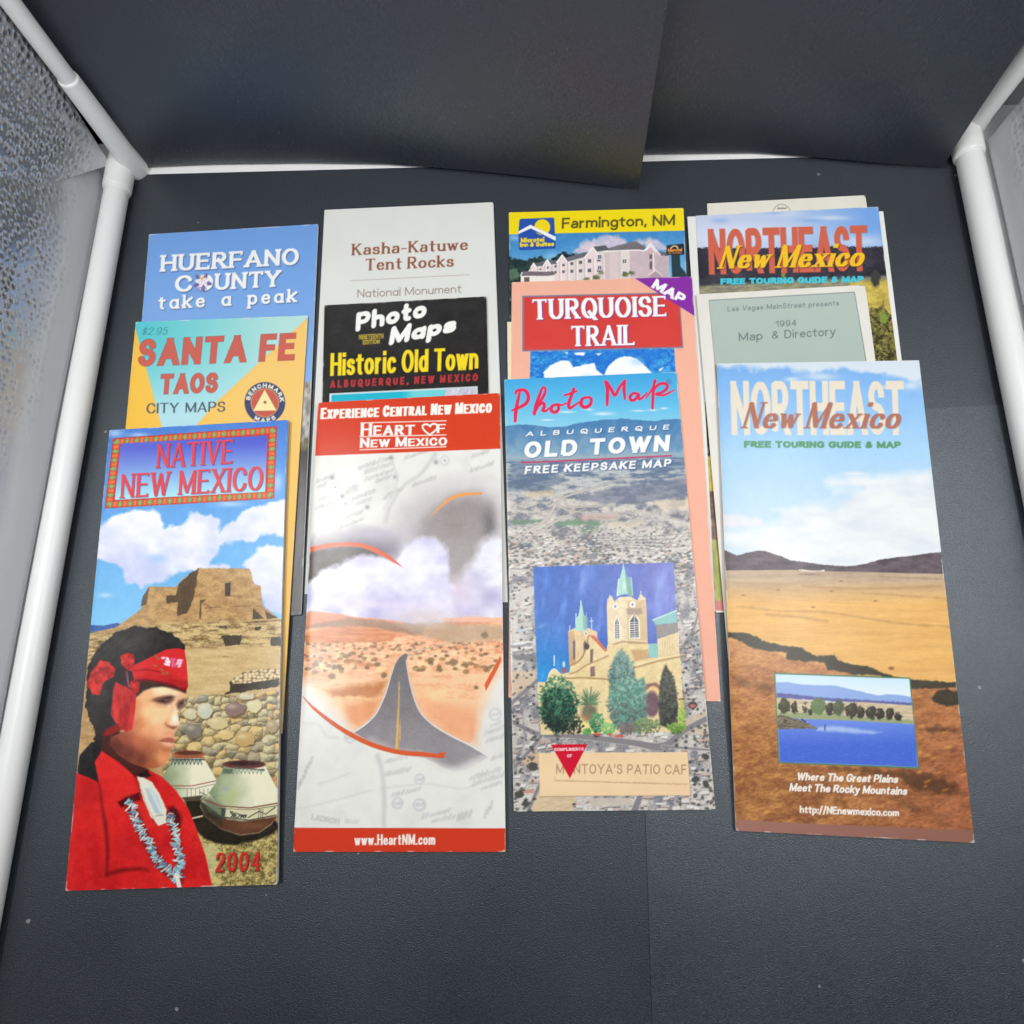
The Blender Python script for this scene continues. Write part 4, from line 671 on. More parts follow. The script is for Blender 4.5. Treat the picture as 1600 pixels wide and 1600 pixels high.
    c.poly([(982, 700), (1010, 672), (1060, 665), (1090, 690), (1085, 720), (1010, 725)], (150, 112, 104), soft=3); c.ell(1042, 780, 56, 92, (236, 202, 140), soft=2); c.ell(1034, 800, 46, 82, (122, 96, 106), soft=3); c.poly([(1210, 780), (1234, 770), (1240, 960), (1215, 960)], (196, 190, 110), soft=4); c.line([(1205, 770), (1235, 768)], 9, (110, 90, 70))
    c.poly([(590, 905), (700, 902), (810, 900), (812, 960), (700, 985), (592, 985)], (236, 218, 150), soft=1.5)
    def bush(cx, cy, rx, ry, cols, n, sl=10, up=0.):
        for q in range(n):
            a = rnd.uniform(0, 6.283); r = rnd.random() ** .55; x = cx + rx * r * math.cos(a); y = cy + ry * r * math.sin(a); d = rnd.uniform(0, 6.283)
            cc = cols[min(len(cols) - 1, int(max(0, rnd.random() * .7 + .35 * (y - cy) / ry + .1) * len(cols)))]
            c.line([(x, y), (x + sl * math.cos(d), y + sl * math.sin(d) - up)], rnd.uniform(5, 11), cc, soft=1.6, a=.85)
    c.ell(445, 830, 105, 150, (44, 66, 56), soft=4, wob=24, wsc=40)
    bush(448, 800, 122, 180, [(96, 156, 116), (66, 124, 96), (54, 96, 80), (40, 58, 54), (34, 42, 44)], 420, 16)
    bush(540, 930, 60, 62, [(60, 90, 70), (46, 54, 50), (38, 40, 42)], 110, 12)
    for q in range(70):
        a = rnd.uniform(-3.3, .2); r = rnd.uniform(60, 115); c.line([(642, 800), (642 + r * math.cos(a) * .75, 800 + r * math.sin(a))], [9, 2], rnd.choice([(104, 142, 104), (132, 160, 116), (80, 108, 86)]), soft=1.5, a=.8)
    c.ell(640, 850, 48, 56, (92, 92, 76), soft=8, wob=10, a=.8); c.blob(630, 885, 40, 18, (170, 120, 84), .6)
    c.poly([(845, 455), (900, 560), (925, 640), (920, 720), (770, 720), (765, 620), (800, 530)], (108, 134, 128), soft=5, wob=16, wsc=24); bush(845, 610, 78, 135, [(146, 176, 166), (116, 150, 142), (96, 120, 118), (82, 98, 100)], 300, 12)
    c.poly([(770, 720), (930, 650), (980, 640), (1000, 760), (1010, 900), (960, 980), (800, 950), (770, 830)], (106, 142, 130), soft=6, wob=22, wsc=34); bush(885, 800, 125, 165, [(150, 188, 172), (112, 166, 146), (94, 134, 124), (110, 116, 112), (84, 92, 88)], 460, 14)
    c.poly([(1120, 545), (1155, 610), (1182, 700), (1200, 830), (1198, 940), (1140, 956), (1085, 930), (1074, 800), (1086, 660)], (84, 84, 80), soft=3, wob=8, wsc=16); bush(1140, 780, 52, 170, [(116, 118, 108), (92, 94, 86), (70, 74, 68), (58, 60, 58)], 300, 11, 6)
    bush(690, 920, 40, 66, [(96, 158, 112), (66, 130, 88), (48, 88, 66)], 130, 11); bush(760, 950, 44, 40, [(150, 196, 130), (96, 164, 100)], 80, 9); bush(1000, 935, 90, 46, [(140, 160, 110), (110, 132, 96), (96, 104, 84)], 160, 10); bush(1190, 950, 60, 34, [(150, 178, 84), (104, 146, 70), (80, 104, 60)], 110, 11); bush(880, 955, 60, 34, [(140, 120, 120), (104, 104, 100)], 80, 10); bush(625, 972, 30, 16, [(110, 170, 90), (80, 140, 76)], 40, 7); bush(1222, 880, 24, 60, [(170, 196, 90), (130, 164, 80)], 60, 9)
    for x, y, w in ((690, 990, 22), (830, 1000, 30), (770, 990, 12)): c.ell(x, y, w, 8, (206, 92, 76), soft=2, wob=4)
    c.tone(lambda x, y, C: photo_grain(x, y, C, 30, 12), I)
    c.region('inset_picture', I)
    # name label and red pennant
    Lb = [(328, 1106), (1256, 1100), (1276, 1370), (334, 1377)]
    c.poly([(p[0] + 3, p[1] + 3) for p in Lb], (120, 104, 88), soft=2, a=.7); c.poly(Lb, 0, tex=lambda x, y: mixc((242, 213, 172), (234, 200, 158), np.clip(fbm(x / 200, y / 140, 66), 0, 1))); c.region('name_label', Lb)
    c.text("MONTOYA'S PATIO CAF", (436, 1236), (1250, 1240), (1, -62), (176, 142, 112), style(.075, .07, track=.3))
    c.line([(430, 1278), (640, 1284), (900, 1292), (1255, 1302)], 7, (196, 160, 126), wob=4, wsc=6, a=.85); c.line([(428, 1255), (428, 1280)], 3, (196, 160, 126))
    Tr = [(402, 1053), (632, 1050), (522, 1266)]
    c.poly(Tr, (206, 24, 52)); c.region('pennant', Tr)
    c.text('COMPLIMENTS', (424, 1094), (608, 1090), (0, -19), (250, 226, 226), style(.15, .1, track=.14)); c.text('OF', (504, 1134), (534, 1133), (0, -19), (250, 226, 226), style(.15, .1, track=.14))
    # titles
    c.z(760, 570, .25)
    scr = [([(182, 178), (196, 160), (240, 160), (262, 195), (252, 236), (215, 262), (160, 285)], [10, 12, 14, 15, 15, 13, 7]), ([(210, 165), (196, 225), (184, 290), (180, 352)], [8, 14, 16, 12]),
           ([(292, 298), (322, 255), (362, 185), (368, 148), (350, 145), (330, 195), (308, 260), (300, 308)], [7, 12, 12, 9, 9, 13, 15, 12]), ([(302, 300), (330, 252), (356, 240), (362, 262), (352, 285), (372, 288), (404, 262)], [8, 11, 13, 14, 12, 10, 6]),
           ([(446, 246), (412, 258), (408, 288), (434, 296), (452, 272), (446, 248), (470, 252), (500, 240)], [9, 13, 14, 13, 13, 10, 8, 6]), ([(546, 152), (530, 196), (514, 246), (522, 270), (556, 250), (590, 228)], [13, 14, 14, 12, 9, 6]), ([(488, 190), (530, 178), (566, 164)], [8, 10, 7]),
           ([(640, 202), (602, 212), (592, 248), (618, 266), (650, 246), (654, 212), (634, 202)], [9, 13, 15, 14, 14, 12, 9]),
           ([(742, 104), (756, 150), (756, 200), (754, 252)], [9, 14, 15, 10]), ([(752, 104), (778, 150), (804, 190), (832, 140), (866, 98)], [8, 14, 13, 11, 9]), ([(866, 98), (860, 150), (866, 214)], [10, 15, 9]),
           ([(952, 182), (920, 178), (898, 200), (906, 222), (932, 214), (952, 184), (952, 212), (972, 208), (1004, 176)], [9, 11, 13, 13, 12, 10, 12, 9, 6]),
           ([(996, 210), (1030, 160), (1056, 106), (1050, 104), (1042, 180), (1038, 272)], [5, 8, 9, 9, 13, 10]), ([(1040, 172), (1066, 132), (1100, 116), (1128, 124), (1126, 150), (1096, 172), (1060, 184), (1104, 190), (1140, 176), (1176, 156)], [9, 11, 12, 13, 13, 11, 9, 9, 8, 4])]
    for P, w in scr: c.curve(P, np.array(w) * 1.45 + 6, (246, 150, 178), a=.5)
    for P, w in scr: c.curve(P, np.array(w) * 1.45, (220, 46, 86))
    c.ell(1140, 106, 15, 16, (70, 110, 160)); c.ell(1140, 106, 11, 12, (96, 174, 220)); c.line([(1136, 112), (1136, 100), (1143, 103), (1137, 107), (1144, 112)], 3, (70, 110, 160))
    Wh = (246, 246, 244); OT = style(.135, .1, track=.36, slant=.14); 
    for tx, a, b, up, st in (('ALBUQUERQUE', (246, 448), (1140, 404), (1, -31), style(.13, .1, track=1.5, slant=.16)), ('OLD TOWN', (232, 584), (1140, 540), (-6, -102), style(.14, .115, track=.34, slant=.16, space=.5)), ('FREE KEEPSAKE MAP', (238, 684), (1152, 638), (-3, -50), style(.12, .1, track=.36, slant=.2, space=.5))):
        c.text(tx, a, b, up, (40, 70, 120), st, grow=2, off=(3, 3), a=.5); c.text(tx, a, b, up, Wh, st)
    c.line([(222, 612), (700, 590), (1158, 568)], 9, (196, 62, 104))
def forest_tex(x, y, a, b, sx, sy, seed): return mixc(a, b, np.clip(.45 + 1.8 * (fbm(x / sx, y / sy, seed) - .5) + .8 * (fbm(x / (sx * .2), y / (sy * .2), seed + 2) - .5), 0, 1))

def art_plains(c):
    c.z(1100, 550, .275)
    c.grad((600, 50), (640, 1200), [(0, (118, 168, 226)), (.1, (128, 178, 232)), (.45, (164, 204, 236)), (.85, (196, 216, 230)), (1, (206, 220, 230))])
    w = (224, 228, 230)
    c.poly([(20, 30), (1300, 20), (1300, 180), (1100, 150), (900, 120), (800, 90), (560, 120), (480, 90), (300, 100), (20, 70)], w, soft=8, wob=34, wsc=70, a=.85)
    for q in ((660, 140, 90, 20), (500, 155, 40, 12), (1180, 190, 50, 24), (1050, 200, 60, 12), (850, 690, 60, 8)): c.blob(*q, w, .75)
    c.poly([(700, 740), (850, 720), (1000, 715), (1140, 690), (1400, 690), (1400, 1260), (560, 1260), (300, 1140), (110, 1090), (110, 1030), (300, 1000), (420, 960), (480, 900), (620, 870), (800, 860), (820, 810), (760, 790), (900, 770)], 0, soft=18, wob=34, wsc=90, a=.93, tex=lambda x, y: mixc((229, 231, 231), (206, 214, 222), np.clip(.2 + 1.6 * (fbm(x / 170, y / 70, 3) - .5), 0, 1)))
    c.poly([(100, 925), (200, 925), (330, 950), (340, 985), (100, 1000)], (222, 220, 226), soft=8, wob=14, a=.9); c.poly([(380, 890), (600, 880), (700, 900), (500, 930)], w, soft=9, wob=16, a=.6)
    c.poly([(60, 1115), (120, 1127), (185, 1156), (250, 1140), (310, 1128), (350, 1132), (400, 1150), (440, 1160), (490, 1184), (530, 1188), (600, 1198), (690, 1210), (800, 1218), (870, 1213), (930, 1200), (1000, 1180), (1100, 1165), (1200, 1155), (1280, 1142), (1400, 1134), (1400, 1275), (60, 1275)], 0, soft=1.4, wob=3, wsc=10, tex=lambda x, y: forest_tex(x, y, (78, 68, 76), (106, 92, 98), 60, 20, 4))
    def plain(x, y):
        yw = y + 20 * fbm(x / 200, y / 90, 77); k = np.clip(.42 + 1.0 * (fbm(x / 420, yw / 26, 6) - .5) + .55 * (fbm(x / 60, yw / 9, 7) - .5) + .3 * (fbm(x / 8, y / 6, 78) - .5), 0, 1); t = np.clip((y - 1290) / 140, 0, 1)
        a = mixc((196, 172, 142), (234, 186, 110), t); b = mixc((166, 140, 120), (212, 160, 92), t)
        return mixc(a, b, k)
    c.poly([(60, 1242), (500, 1238), (700, 1245), (1500, 1264), (1500, 2500), (60, 2500)], 0, soft=1.5, tex=plain)
    c.line([(540, 1238), (620, 1246), (680, 1242)], 8, (214, 204, 192), wob=4); c.line([(540, 1262), (660, 1266)], 8, (134, 112, 102), wob=5, a=.7); c.line([(1000, 1278), (1340, 1290)], 12, (164, 134, 112), wob=6, a=.6)
    for P, w_ in (([(190, 1445), (420, 1470), (700, 1480), (1100, 1540), (1400, 1560)], 9), ([(350, 1490), (520, 1505), (700, 1530)], 12), ([(560, 1330), (900, 1345), (1340, 1330)], 14), ([(900, 1370), (1380, 1400)], 9)): c.curve(P, w_, (176, 130, 82), wob=7, wsc=40, soft=4, a=.55)
    for x, y in ((420, 1352), (725, 1358), (780, 1302), (222, 1382), (975, 1415), (620, 1450)): c.ell(x, y, 9, 4, (140, 92, 52), soft=2, a=.8)
    c.z(1100, 900, .275)
    def brush(x, y):
        t = np.clip((y - 380) / 700, 0, 1); xx = x + .45 * y
        k = np.clip(.5 + 1.3 * (fbm(xx / 110, y / 44, 8) - .5) + 1.25 * (fbm(xx / 18, y / 9, 9) - .5), 0, 1); r = np.clip((x - 700) / 800, 0, 1)
        a = mixc((212, 154, 98), (198, 140, 80), t); b = mixc((174, 114, 70), (132, 80, 50), t); a = mixc(a, (184, 112, 78), t * r)
        return mixc(a, b, k)
    c.poly([(60, 350), (180, 365), (300, 400), (480, 460), (680, 500), (900, 560), (1200, 610), (1500, 640), (1700, 1700), (60, 1700)], 0, soft=10, wob=16, wsc=50, tex=brush)
    for P, a in (([(1090, 1110), (1250, 1120), (1420, 1180), (1480, 1240), (1300, 1240), (1150, 1190)], .75), ([(700, 1085), (900, 1090), (1100, 1110), (1130, 1150), (900, 1130)], .6), ([(1220, 870), (1300, 858), (1440, 872), (1400, 888), (1280, 886)], .8), ([(150, 560), (260, 600), (400, 620), (380, 650), (200, 620)], .45), ([(1060, 1260), (1150, 1280), (1260, 1340), (1180, 1340)], .45), ([(1380, 985), (1440, 990), (1400, 1000)], .6), ([(740, 1270), (820, 1270), (800, 1292)], .5)):
        c.poly(P, (76, 50, 34), soft=9, wob=22, wsc=34, a=a)
    for q in range(130):
        random.seed(q + 900); x = random.uniform(150, 1500); y = random.uniform(640, 1390); r = random.uniform(5, 13)
        c.ell(x, y, r * 1.7, r * .6, random.choice([(228, 166, 84), (222, 150, 72), (112, 62, 34), (128, 74, 40)]), soft=3, wob=5, wsc=9, a=.55, rot=-.3)
    c.poly([(100, 318), (140, 318), (240, 324), (300, 345), (330, 370), (450, 395), (560, 406), (575, 425), (640, 455), (740, 450), (762, 480), (830, 500), (930, 512), (1050, 562), (1180, 588), (1440, 605), (1440, 632), (1180, 642), (1050, 608), (1000, 566), (850, 558), (700, 532), (680, 490), (580, 486), (470, 472), (470, 432), (370, 430), (250, 402), (215, 372), (150, 350), (100, 350)], (64, 58, 46), soft=2.4, wob=7, wsc=20)
    c.poly([(1290, 690), (1320, 655), (1380, 645), (1460, 660), (1470, 735), (1380, 738), (1310, 720)], (62, 54, 40), soft=3, wob=12, wsc=20); c.ell(1064, 524, 16, 10, (152, 100, 60), soft=2); c.ell(200, 345, 30, 8, (72, 62, 48), soft=3)
    c.tone(lambda x, y, C: photo_grain(x, y, C, 46, 7))
    foot = [(60, 1380), (190, 1384), (500, 1402), (1000, 1424), (1640, 1450), (1640, 1700), (60, 1700)]
    c.poly(foot, 0, tex=lambda x, y: mixc((158, 110, 98), (140, 96, 82), np.clip((x - 200) / 1300 + .5 * (fbm(x / 200, y / 60, 44) - .5), 0, 1))); c.region('footer_band', foot)
    Fr = [(398, 549), (1172, 577), (1223, 1096), (424, 1064)]; I = [(406, 558), (1166, 585), (1213, 1085), (431, 1056)]
    c.poly(Fr, (84, 128, 92)); c.region('inset_picture', Fr)
    c.poly(I, 0, tex=lambda x, y: mixc((196, 222, 240), (222, 234, 240), np.clip((y - 560) / 110, 0, 1)))
    def cut(P, col=0, **k):
        c.poly(P, col, **k)
    cut([(409, 605), (480, 602), (560, 616), (640, 620), (740, 622), (820, 640), (900, 658), (990, 680), (1040, 672), (1100, 675), (1176, 688), (1182, 735), (412, 690)], (142, 170, 222), soft=2, wob=3)
    cut([(412, 664), (500, 672), (600, 684), (700, 692), (800, 698), (1000, 708), (1179, 722), (1184, 740), (413, 692)], (96, 98, 158), soft=2, wob=6, wsc=12)
    cut([(413, 690), (700, 716), (900, 716), (1182, 736), (1192, 836), (900, 830), (600, 800), (419, 790)], 0, soft=2, tex=lambda x, y: forest_tex(x, y, (216, 198, 168), (188, 168, 138), 90, 10, 14))
    cut([(417, 775), (700, 780), (900, 800), (1192, 820), (1193, 845), (700, 822), (420, 808)], (150, 160, 118), soft=3, wob=6)
    cut([(419, 800), (560, 812), (800, 820), (1194, 842), (1213, 1085), (431, 1056)], 0, soft=1.5, tex=lambda x, y: mixc(mixc((104, 136, 222), (70, 104, 208), np.clip((y - 830) / 130, 0, 1)), (126, 148, 228), .5 * np.clip(2.2 * (fbm(x / 18, y / 4, 23) - .55), 0, 1)))
    cut([(640, 862), (740, 850), (900, 872), (1010, 888), (960, 898), (760, 886), (640, 876)], (176, 198, 232), soft=5, wob=5, a=.8)
    for x, y, r, h, col in ((458, 738, 34, 42, (70, 74, 50)), (515, 748, 20, 32, (58, 56, 46)), (575, 762, 16, 26, (64, 60, 50)), (605, 772, 12, 16, (64, 60, 50)), (648, 740, 44, 48, (104, 124, 84)), (715, 756, 24, 36, (60, 58, 50)), (765, 748, 34, 44, (84, 92, 70)), (840, 764, 38, 42, (70, 62, 56)), (892, 774, 22, 38, (60, 56, 50)), (948, 778, 30, 38, (62, 62, 54)), (1000, 784, 24, 32, (58, 54, 50)), (1056, 784, 22, 34, (60, 58, 52)), (1104, 800, 20, 24, (54, 50, 48)), (575, 722, 10, 6, (90, 100, 80))):
        c.ell(x, y, r, h, col, soft=2, wob=11, wsc=14, seed=int(x)); c.blob(x - r * .3, y - h * .4, r * .4, h * .3, (136, 140, 100), .4)
    cut([(416, 790), (460, 796), (540, 818), (600, 842), (645, 866), (600, 868), (500, 866), (421, 872)], 0, soft=2, wob=6, wsc=14, tex=lambda x, y: forest_tex(x, y, (142, 128, 106), (74, 66, 56), 20, 7, 16))
    c.line([(556, 814), (576, 826)], 8, (40, 44, 60)); c.line([(687, 846), (687, 876)], 6, (66, 46, 60)); 
    # titles
    W = (240, 234, 226); S1 = style(.105, .075, track=.14, slant=.14, space=.34, nar=.92)
    c.text('Where The Great Plains', (526, 1160), (1100, 1176), (2, -44), W, S1, grow=.8); c.text('Meet The Rocky Mountains', (484, 1222), (1152, 1244), (2, -45), W, S1, grow=.8)
    c.text('http://NEnewmexico.com', (544, 1346), (1108, 1366), (1, -42), W, style(.1, .075, track=.12, nar=.9), grow=.6)
    c.z(1100, 550, .275)
    c.text('NORTHEAST', (158, 471), (1142, 471), (-8, -306), (226, 216, 198), style(.14, .075, track=.12), grow=1)
    c.text('New Mexico', (208, 431), (1106, 433), (6, -146), (96, 70, 66), NMX, grow=1, off=(4, 4), a=.35)
    c.text('New Mexico', (208, 431), (1106, 433), (6, -146), (172, 108, 90), NMX, grow=1)
    c.text('FREE TOURING GUIDE & MAP', (228, 543), (1118, 546), (0, -37), (86, 148, 104), style(.15, .12, track=.14, space=.5), grow=.8)

def art_ranch(c):
    c.z(1070, 290, .21875)
    c.grad((200, 160), (1300, 300), [(0, (198, 206, 230)), (.5, (178, 198, 232)), (1, (118, 166, 228))])
    for q in ((500, 330, 400, 60), (300, 380, 300, 60), (1250, 400, 200, 50), (700, 200, 120, 20), (1050, 230, 120, 16)): c.blob(*q, (214, 222, 238), .8)
    for q in ((640, 195, 70, 12), (250, 250, 60, 20), (900, 250, 80, 12)): c.blob(*q, (128, 166, 226), .6)
    c.poly([(60, 450), (200, 440), (500, 452), (700, 440), (900, 445), (1100, 430), (1300, 440), (1500, 430), (1500, 760), (60, 790)], 0, soft=2, wob=14, wsc=9, tex=lambda x, y: forest_tex(x, y, (38, 36, 46), (62, 60, 72), 70, 40, 2))
    c.poly([(60, 720), (600, 690), (1250, 660), (1500, 640), (1500, 760), (60, 800)], 0, soft=6, wob=10, tex=lambda x, y: forest_tex(x, y, (120, 118, 104), (164, 158, 122), 40, 10, 6))
    c.poly([(1180, 690), (1450, 672), (1700, 1400), (1180, 1400)], 0, soft=4, wob=8, tex=lambda x, y: forest_tex(x, y, (214, 192, 96), (168, 146, 66), 50, 16, 8))
    c.poly([(1280, 960), (1330, 880), (1380, 880), (1420, 820), (1440, 900), (1480, 940), (1560, 1400), (1300, 1400)], 0, soft=3, wob=24, wsc=30, tex=lambda x, y: mixc(forest_tex(x, y, (78, 76, 40), (160, 150, 78), 20, 16, 10), (52, 44, 28), (fbm(x / 16, y / 16, 12) > .57) * .8))
    c.ell(1420, 945, 30, 40, (126, 148, 66), soft=3, wob=14, wsc=14); c.ell(1362, 660, 34, 60, (60, 62, 60), soft=4, wob=10); c.line([(1356, 680), (1358, 720)], 6, (64, 52, 44)); c.line([(700, 610), (712, 680), (730, 720)], 22, (128, 136, 66), wob=12, wsc=14)
    # strip that shows along the lower left edge
    c.z(1050, 560, .275)
    c.poly([(120, -600), (235, -600), (235, 560), (120, 560)], (62, 54, 50), soft=2, wob=2, a=0); 
    c.poly([(150, 250), (300, 250), (300, 560), (150, 560)], (58, 52, 50), soft=4)
    c.poly([(150, 556), (300, 556), (300, 770), (150, 770)], 0, soft=4, tex=lambda x, y: forest_tex(x, y, (190, 172, 74), (228, 196, 84), 30, 40, 31))
    c.poly([(150, 755), (300, 750), (300, 1040), (150, 1040)], 0, soft=4, wob=10, tex=lambda x, y: forest_tex(x, y, (86, 70, 66), (176, 120, 84), 26, 50, 33))
    c.poly([(150, 1030), (320, 1030), (320, 1385), (150, 1385)], 0, soft=4, wob=6, tex=lambda x, y: forest_tex(x, y, (134, 138, 52), (186, 180, 84), 16, 60, 35))
    c.poly([(150, 1378), (340, 1374), (340, 1440), (150, 1440)], (198, 112, 102)); c.poly([(150, 1434), (340, 1434), (340, 1480), (150, 1480)], (226, 220, 214))
    c.z(1070, 290, .21875)
    c.text('NORTHEAST', (176, 634), (1308, 607), (-11, -322), (90, 44, 44), style(.14, .075, track=.12), grow=3, off=(4, 4), a=.3)
    c.text('NORTHEAST', (176, 634), (1308, 607), (-11, -322), (206, 98, 74), style(.14, .075, track=.12), grow=2)
    M = style(.13, .034, serif=.055, st=.035, con=.85, slant=.3, xh=.58, track=.1, space=.26)
    c.text('New Mexico', (232, 592), (1268, 574), (4, -160), (70, 44, 34), M, grow=3, off=(5, 6), a=.6); c.text('New Mexico', (232, 592), (1268, 574), (4, -160), (250, 192, 34), M, grow=1.6)
    c.text('FREE TOURING GUIDE & MAP', (256, 706), (1278, 688), (-1, -42), (66, 196, 214), style(.16, .13, track=.12, space=.5), grow=1)

def art_lasvegas(c):
    c.z(1070, 290, .21875)
    c.fill((226, 222, 214)); c.tone(lambda x, y, C: C - (10 * (fbm(x / 120, y / 160, 3) - .4))[:, None])
    P = [(174, 822), (1210, 764), (1290, 1240), (1420, 2400), (330, 2450)]
    c.poly([(170, 817), (1214, 758), (1296, 1240), (1426, 2404), (326, 2454)], (112, 124, 122)); c.poly(P, 0, tex=lambda x, y: mixc((176, 190, 182), (166, 182, 174), np.clip((y - 760) / 600 + .3 * (fbm(x / 140, y / 140, 5) - .5), 0, 1))); c.region('title_panel', P)
    k = (92, 112, 110)
    c.text('Las Vegas MainStreet presents', (306, 899), (1102, 856), (1, -36), k, style(.06, .06, track=.34, space=.5))
    c.text('1994', (652, 1009), (798, 1002), (0, -44), k, style(.06, .06, track=.3)); c.text('Map', (386, 1110), (555, 1100), (0, -58), k, SANSL); c.text('&', (622, 1094), (668, 1092), (0, -54), k, SANSL); c.text('Directory', (712, 1092), (1076, 1070), (0, -60), k, SANSL)

def art_cream(c):
    c.z(1070, 290, .21875)
    c.fill((228, 224, 212)); c.tone(lambda x, y, C: C - (8 * (fbm(x / 90, y / 90, 13) - .4))[:, None])
    g = (120, 116, 106)
    a = np.linspace(3.4, 6.1, 18); c.line([(692 + 62 * math.cos(t), 196 + 62 * math.sin(t)) for t in a], 5, g, a=.8)
    for q in range(7): c.line([(664 + q * 9, 164), (668 + q * 9, 154 + (q % 3) * 4)], 4, (84, 80, 74)); 
    c.line([(662, 167), (726, 163)], 3, (84, 80, 74))

def art_huerfano(c):
    c.z(170, 330, .2125)
    c.grad((800, 120), (760, 1300), [(0, (112, 158, 222)), (.3, (118, 164, 226)), (1, (136, 176, 228))])
    c.poly([(1100, 1265), (1450, 1250), (1700, 1240), (1700, 3400), (1000, 3400)], 0, soft=4, wob=18, wsc=16, tex=lambda x, y: mixc(forest_tex(x, y, (120, 116, 110), (206, 202, 196), 26, 40, 3), (88, 84, 70), ((y > 1660) & (fbm(x / 20, y / 30, 9) > .5)) * .8))
    c.z(400, 600, .25)
    c.poly([(200, 350), (420, 350), (420, 420), (200, 450)], (106, 100, 62), soft=8, wob=16, a=.8)
    c.poly([(100, 430), (420, 400), (420, 1600), (100, 1600)], 0, soft=5, wob=16, tex=lambda x, y: mixc((56, 52, 52), (38, 36, 38), np.clip(fbm(x / 40, y / 260, 7) * 1.6 - .3, 0, 1)))
    c.poly([(240, 430), (300, 420), (310, 700), (285, 1000), (240, 1200), (262, 800)], (92, 88, 86), soft=14, a=.6)
    c.z(170, 330, .2125)
    SL = style(.1, .066, serif=.06, st=.12, track=.12, con=0); W = (246, 246, 244); sh = (70, 84, 128)
    for tx, a, b, up in (('HUERFANO', (376, 445), (1396, 392), (6, -121)), ('C', (482, 594), (612, 588), (6, -118)), ('UNTY', (775, 580), (1262, 553), (6, -120))):
        c.text(tx, a, b, up, sh, SL, grow=2, off=(6, 7), soft=1.6, a=.7); c.text(tx, a, b, up, W, SL, grow=1)
    c.text('O', (640, 586), (766, 580), (6, -116), sh, SL, grow=2, off=(5, 6), a=.7); c.text('O', (640, 586), (766, 580), (6, -116), W, SL, grow=1)
    sl = style(.095, .066, serif=.06, st=.11, track=.4, xh=.72, space=.95)
    for col, off, gr, al in ((sh, (5, 6), 2, .7), (W, (0, 0), .6, 1.)): c.text('t@ke @ pe@k', (358, 724), (1382, 668), (4, -98), col, sl, grow=gr, off=off, a=al)
    rr = random.Random(8)
    for q in range(10):
        a = q * .628 + .2; r = 46 if q % 2 else 62; c.ell(688 + .62 * r * math.cos(a), 522 + .62 * r * math.sin(a), 34 if q % 2 == 0 else 26, 14, (112, 100, 156) if q % 2 == 0 else (238, 228, 238), rot=a, soft=1.4)
    for q in range(5): a = q * 1.256 - .5; c.ell(688 + 22 * math.cos(a), 515 + 20 * math.sin(a), 20, 14, (242, 234, 240), rot=a, soft=1.4); c.line([(688, 515), (688 + 34 * math.cos(a), 515 + 30 * math.sin(a))], 3, (150, 130, 180), a=.7)
    for q in range(14): c.line([(690, 500), (690 + rr.uniform(-22, 22), 500 + rr.uniform(-34, 6))], 3.5, (214, 188, 112))
    for q in range(6): c.line([(660 + q * 10, 560), (640 + q * 18, 596)], [7, 2], (130, 120, 184))

def art_santafe(c):
    c.z(170, 330, .2125)
    c.fill((240, 192, 92)); c.tone(lambda x, y, C: mixc((243, 190, 70), (238, 196, 112), np.clip((x - 150) / 900 + .12 * (fbm(x / 90, y / 90, 3) - .5), 0, 1)))
    beam = [(186, 800), (1480, 750), (1470, 775), (810, 1384), (620, 1600), (585, 1660), (402, 1680), (392, 1600), (340, 1400), (250, 1060), (196, 860)]
    c.poly(beam, 0, soft=1.6, tex=lambda x, y: mixc(mixc((86, 196, 204), (176, 218, 214), np.clip((x - 250) / 1000, 0, 1)), (176, 218, 226), np.clip((y - 1000) / 500, 0, 1)))
    R = (200, 96, 84); B = style(.14, .11, track=.2, slant=.06, space=.5)
    for tx, a, b, up, st in (('SANTA FE', (212, 1142), (1362, 1094), (4, -198), style(.15, .1, track=.26, slant=.07, space=.5)), ('TAOS', (374, 1346), (796, 1334), (2, -147), style(.155, .11, track=.2, slant=.07))):
        c.text(tx, a, b, up, (130, 62, 66), st, grow=3, a=.8); c.text(tx, a, b, up, R, st)
    c.text('CITY MAPS', (276, 1488), (856, 1474), (3, -75), (74, 84, 98), style(.085, .045, track=.18, con=.5, space=.5)); c.text('$2.95', (238, 910), (428, 906), (4, -54), (58, 122, 130), style(.055, .03, serif=.03, st=.03, slant=.22, track=.2))
    cx, cy = 1148, 1408; ring = [(cx + 150 * math.cos(a), cy + 150 * math.sin(a)) for a in np.linspace(0, 6.283, 40)[:-1]]
    c.ell(cx, cy, 150, 152, (66, 70, 108)); c.ell(cx, cy, 104, 106, (230, 190, 110)); c.ell(cx, cy, 100, 102, (192, 92, 78)); c.region('badge', ring)
    c.poly([(1146, 1312), (1062, 1468), (1232, 1465)], (240, 224, 164)); c.ell(1149, 1405, 11, 11, (170, 88, 70))
    L = style(.14, .12, track=.1)
    for tx, a0, a1, fl in (('BENCHMARK', math.pi - .12, .02, 1), ('MAPS', math.pi + .92, 2 * math.pi - .92, -1)):
        n = len(tx); ws = [glyph(q)[0] + .4 for q in tx]; t = 0
        for q, w_ in zip(tx, ws):
            a = a0 + (a1 - a0) * (t + w_ / 2) / sum(ws); t += w_
            r = 110 if fl > 0 else 144; d = np.array([math.cos(a), -math.sin(a)]); ex = np.array([math.sin(a), math.cos(a)]) * fl; p = np.array([cx, cy]) + d * r; wd = 32 * (w_ - .3) + 6
            c.text(q, p - ex * wd / 2, p + ex * wd / 2, d * 32 * fl, (232, 226, 210), L)

